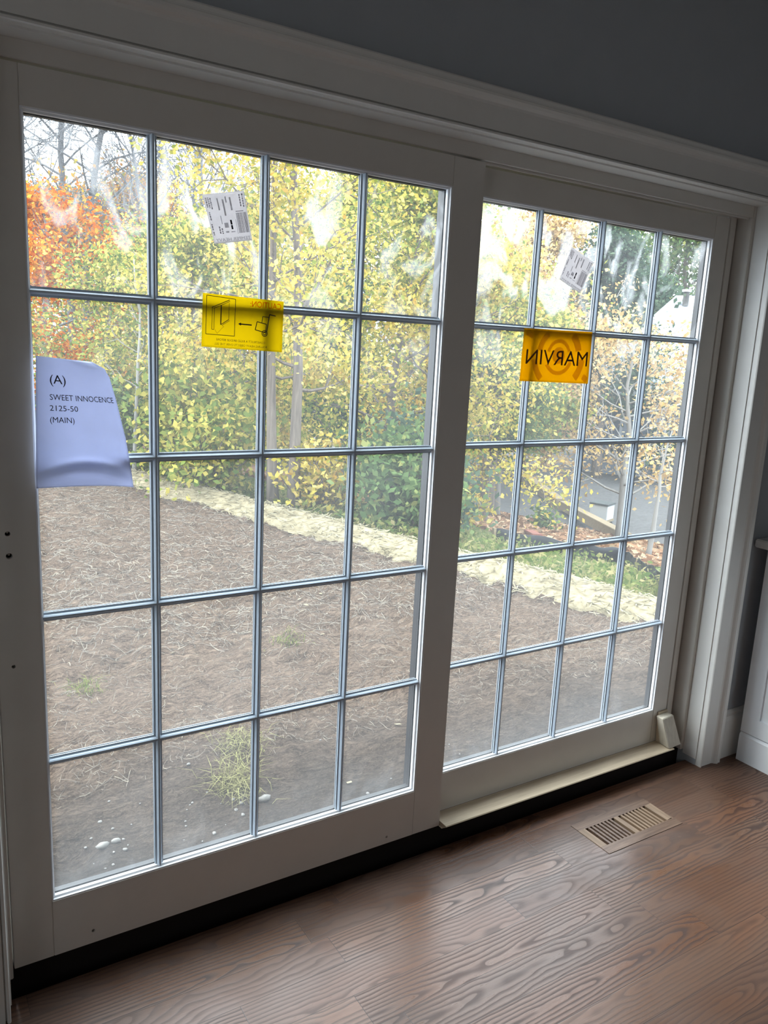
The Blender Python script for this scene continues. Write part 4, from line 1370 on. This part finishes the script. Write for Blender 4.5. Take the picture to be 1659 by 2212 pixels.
for i, (loc, H, CRr, k, lb) in enumerate(BG):
    r = math.hypot(loc[0], loc[1])
    tree('forest_tree', lb, 'tree', loc, H, CRr, 0.42 if 'olive tree' in lb or 'low behind' in lb else 0.06, MAT[k], MAT['bark'], 8000, 0.0075 * r + 0.02, 0.014 * H + 0.03, 50 + i, nb=24, spread=0.2, group='trees of the wood behind the yard')

# ------------------------------------------------------------------ neighbour's house
hs = empty('house', (29.0, 21.0, -3.2), 'neighbouring house with grey shingle roof seen through the right door', 'house')
ax, ay = Vector((0.64, -0.77, 0)), Vector((0.77, 0.64, 0))
HO = Vector((22.9, 21.3, 0))
def hp(a, b_, z): q = HO + ax * a + ay * b_; return (q.x, q.y, z)
def hbox(a0, a1, b0, b1, z0, z1):
    return MB().loft([[hp(a0, b0, z0), hp(a1, b0, z0), hp(a1, b1, z0), hp(a0, b1, z0)], [hp(a0, b0, z1), hp(a1, b0, z1), hp(a1, b1, z1), hp(a0, b1, z1)]])
hbox(0.5, 13.5, 0.5, 8.5, -3.3, 0.25).build('wall', MAT['siding'], hs)
m = MB()
m.add([hp(0, 0, 0.15), hp(14, 0, 0.15), hp(14, 9, 0.15), hp(0, 9, 0.15), hp(3.6, 4.5, 4.15), hp(10.4, 4.5, 4.15)], [(0, 1, 5, 4), (1, 2, 5), (2, 3, 4, 5), (3, 0, 4), (0, 3, 2, 1)])
m.build('roof', MAT['shingle'], hs)
m = MB()
m.add([hp(4.6, -2.2, -0.2), hp(9.4, -2.2, -0.2), hp(9.4, 4.4, -0.2), hp(4.6, 4.4, -0.2), hp(7.0, -2.4, 2.3), hp(7.0, 4.4, 2.3)], [(0, 4, 5, 3), (1, 2, 5, 4), (0, 1, 4), (2, 3, 5), (0, 3, 2, 1)])
m.build('gable_roof', MAT['shingle'], hs)
hbox(4.9, 9.1, -1.9, 0.6, -3.3, -0.21).build('gable_wall', MAT['siding'], hs)
hbox(-0.05, 14.05, -0.08, -0.005, 0.0, 0.2).build('eave_board', MAT['housewhite'], hs)
for k in range(3):
    a = 1.2 + k * 1.3
    fr = hbox(a, a + 0.9, 0.40, 0.499, -1.9, -0.5).build('window', MAT['housewhite'], hs)
    hbox(a + 0.1, a + 0.8, 0.37, 0.399, -1.8, -0.6).build('pane', MAT['houseglass'], fr)
hbox(5.9, 8.1, -1.98, -1.901, -2.6, -0.9).build('garage_door', MAT['housewhite'], hs)
p = Vector(hp(4.0, 4.0, 0))
vp = MB().tube([(p.x, p.y, 3.7), (p.x, p.y, 4.25)], 0.12, 10).build('roof_vent', MAT['stone'], hs)
MB().tube([(p.x, p.y, 4.26), (p.x, p.y, 4.36)], 0.19, 10).build('vent_cap', MAT['housewhite'], vp)
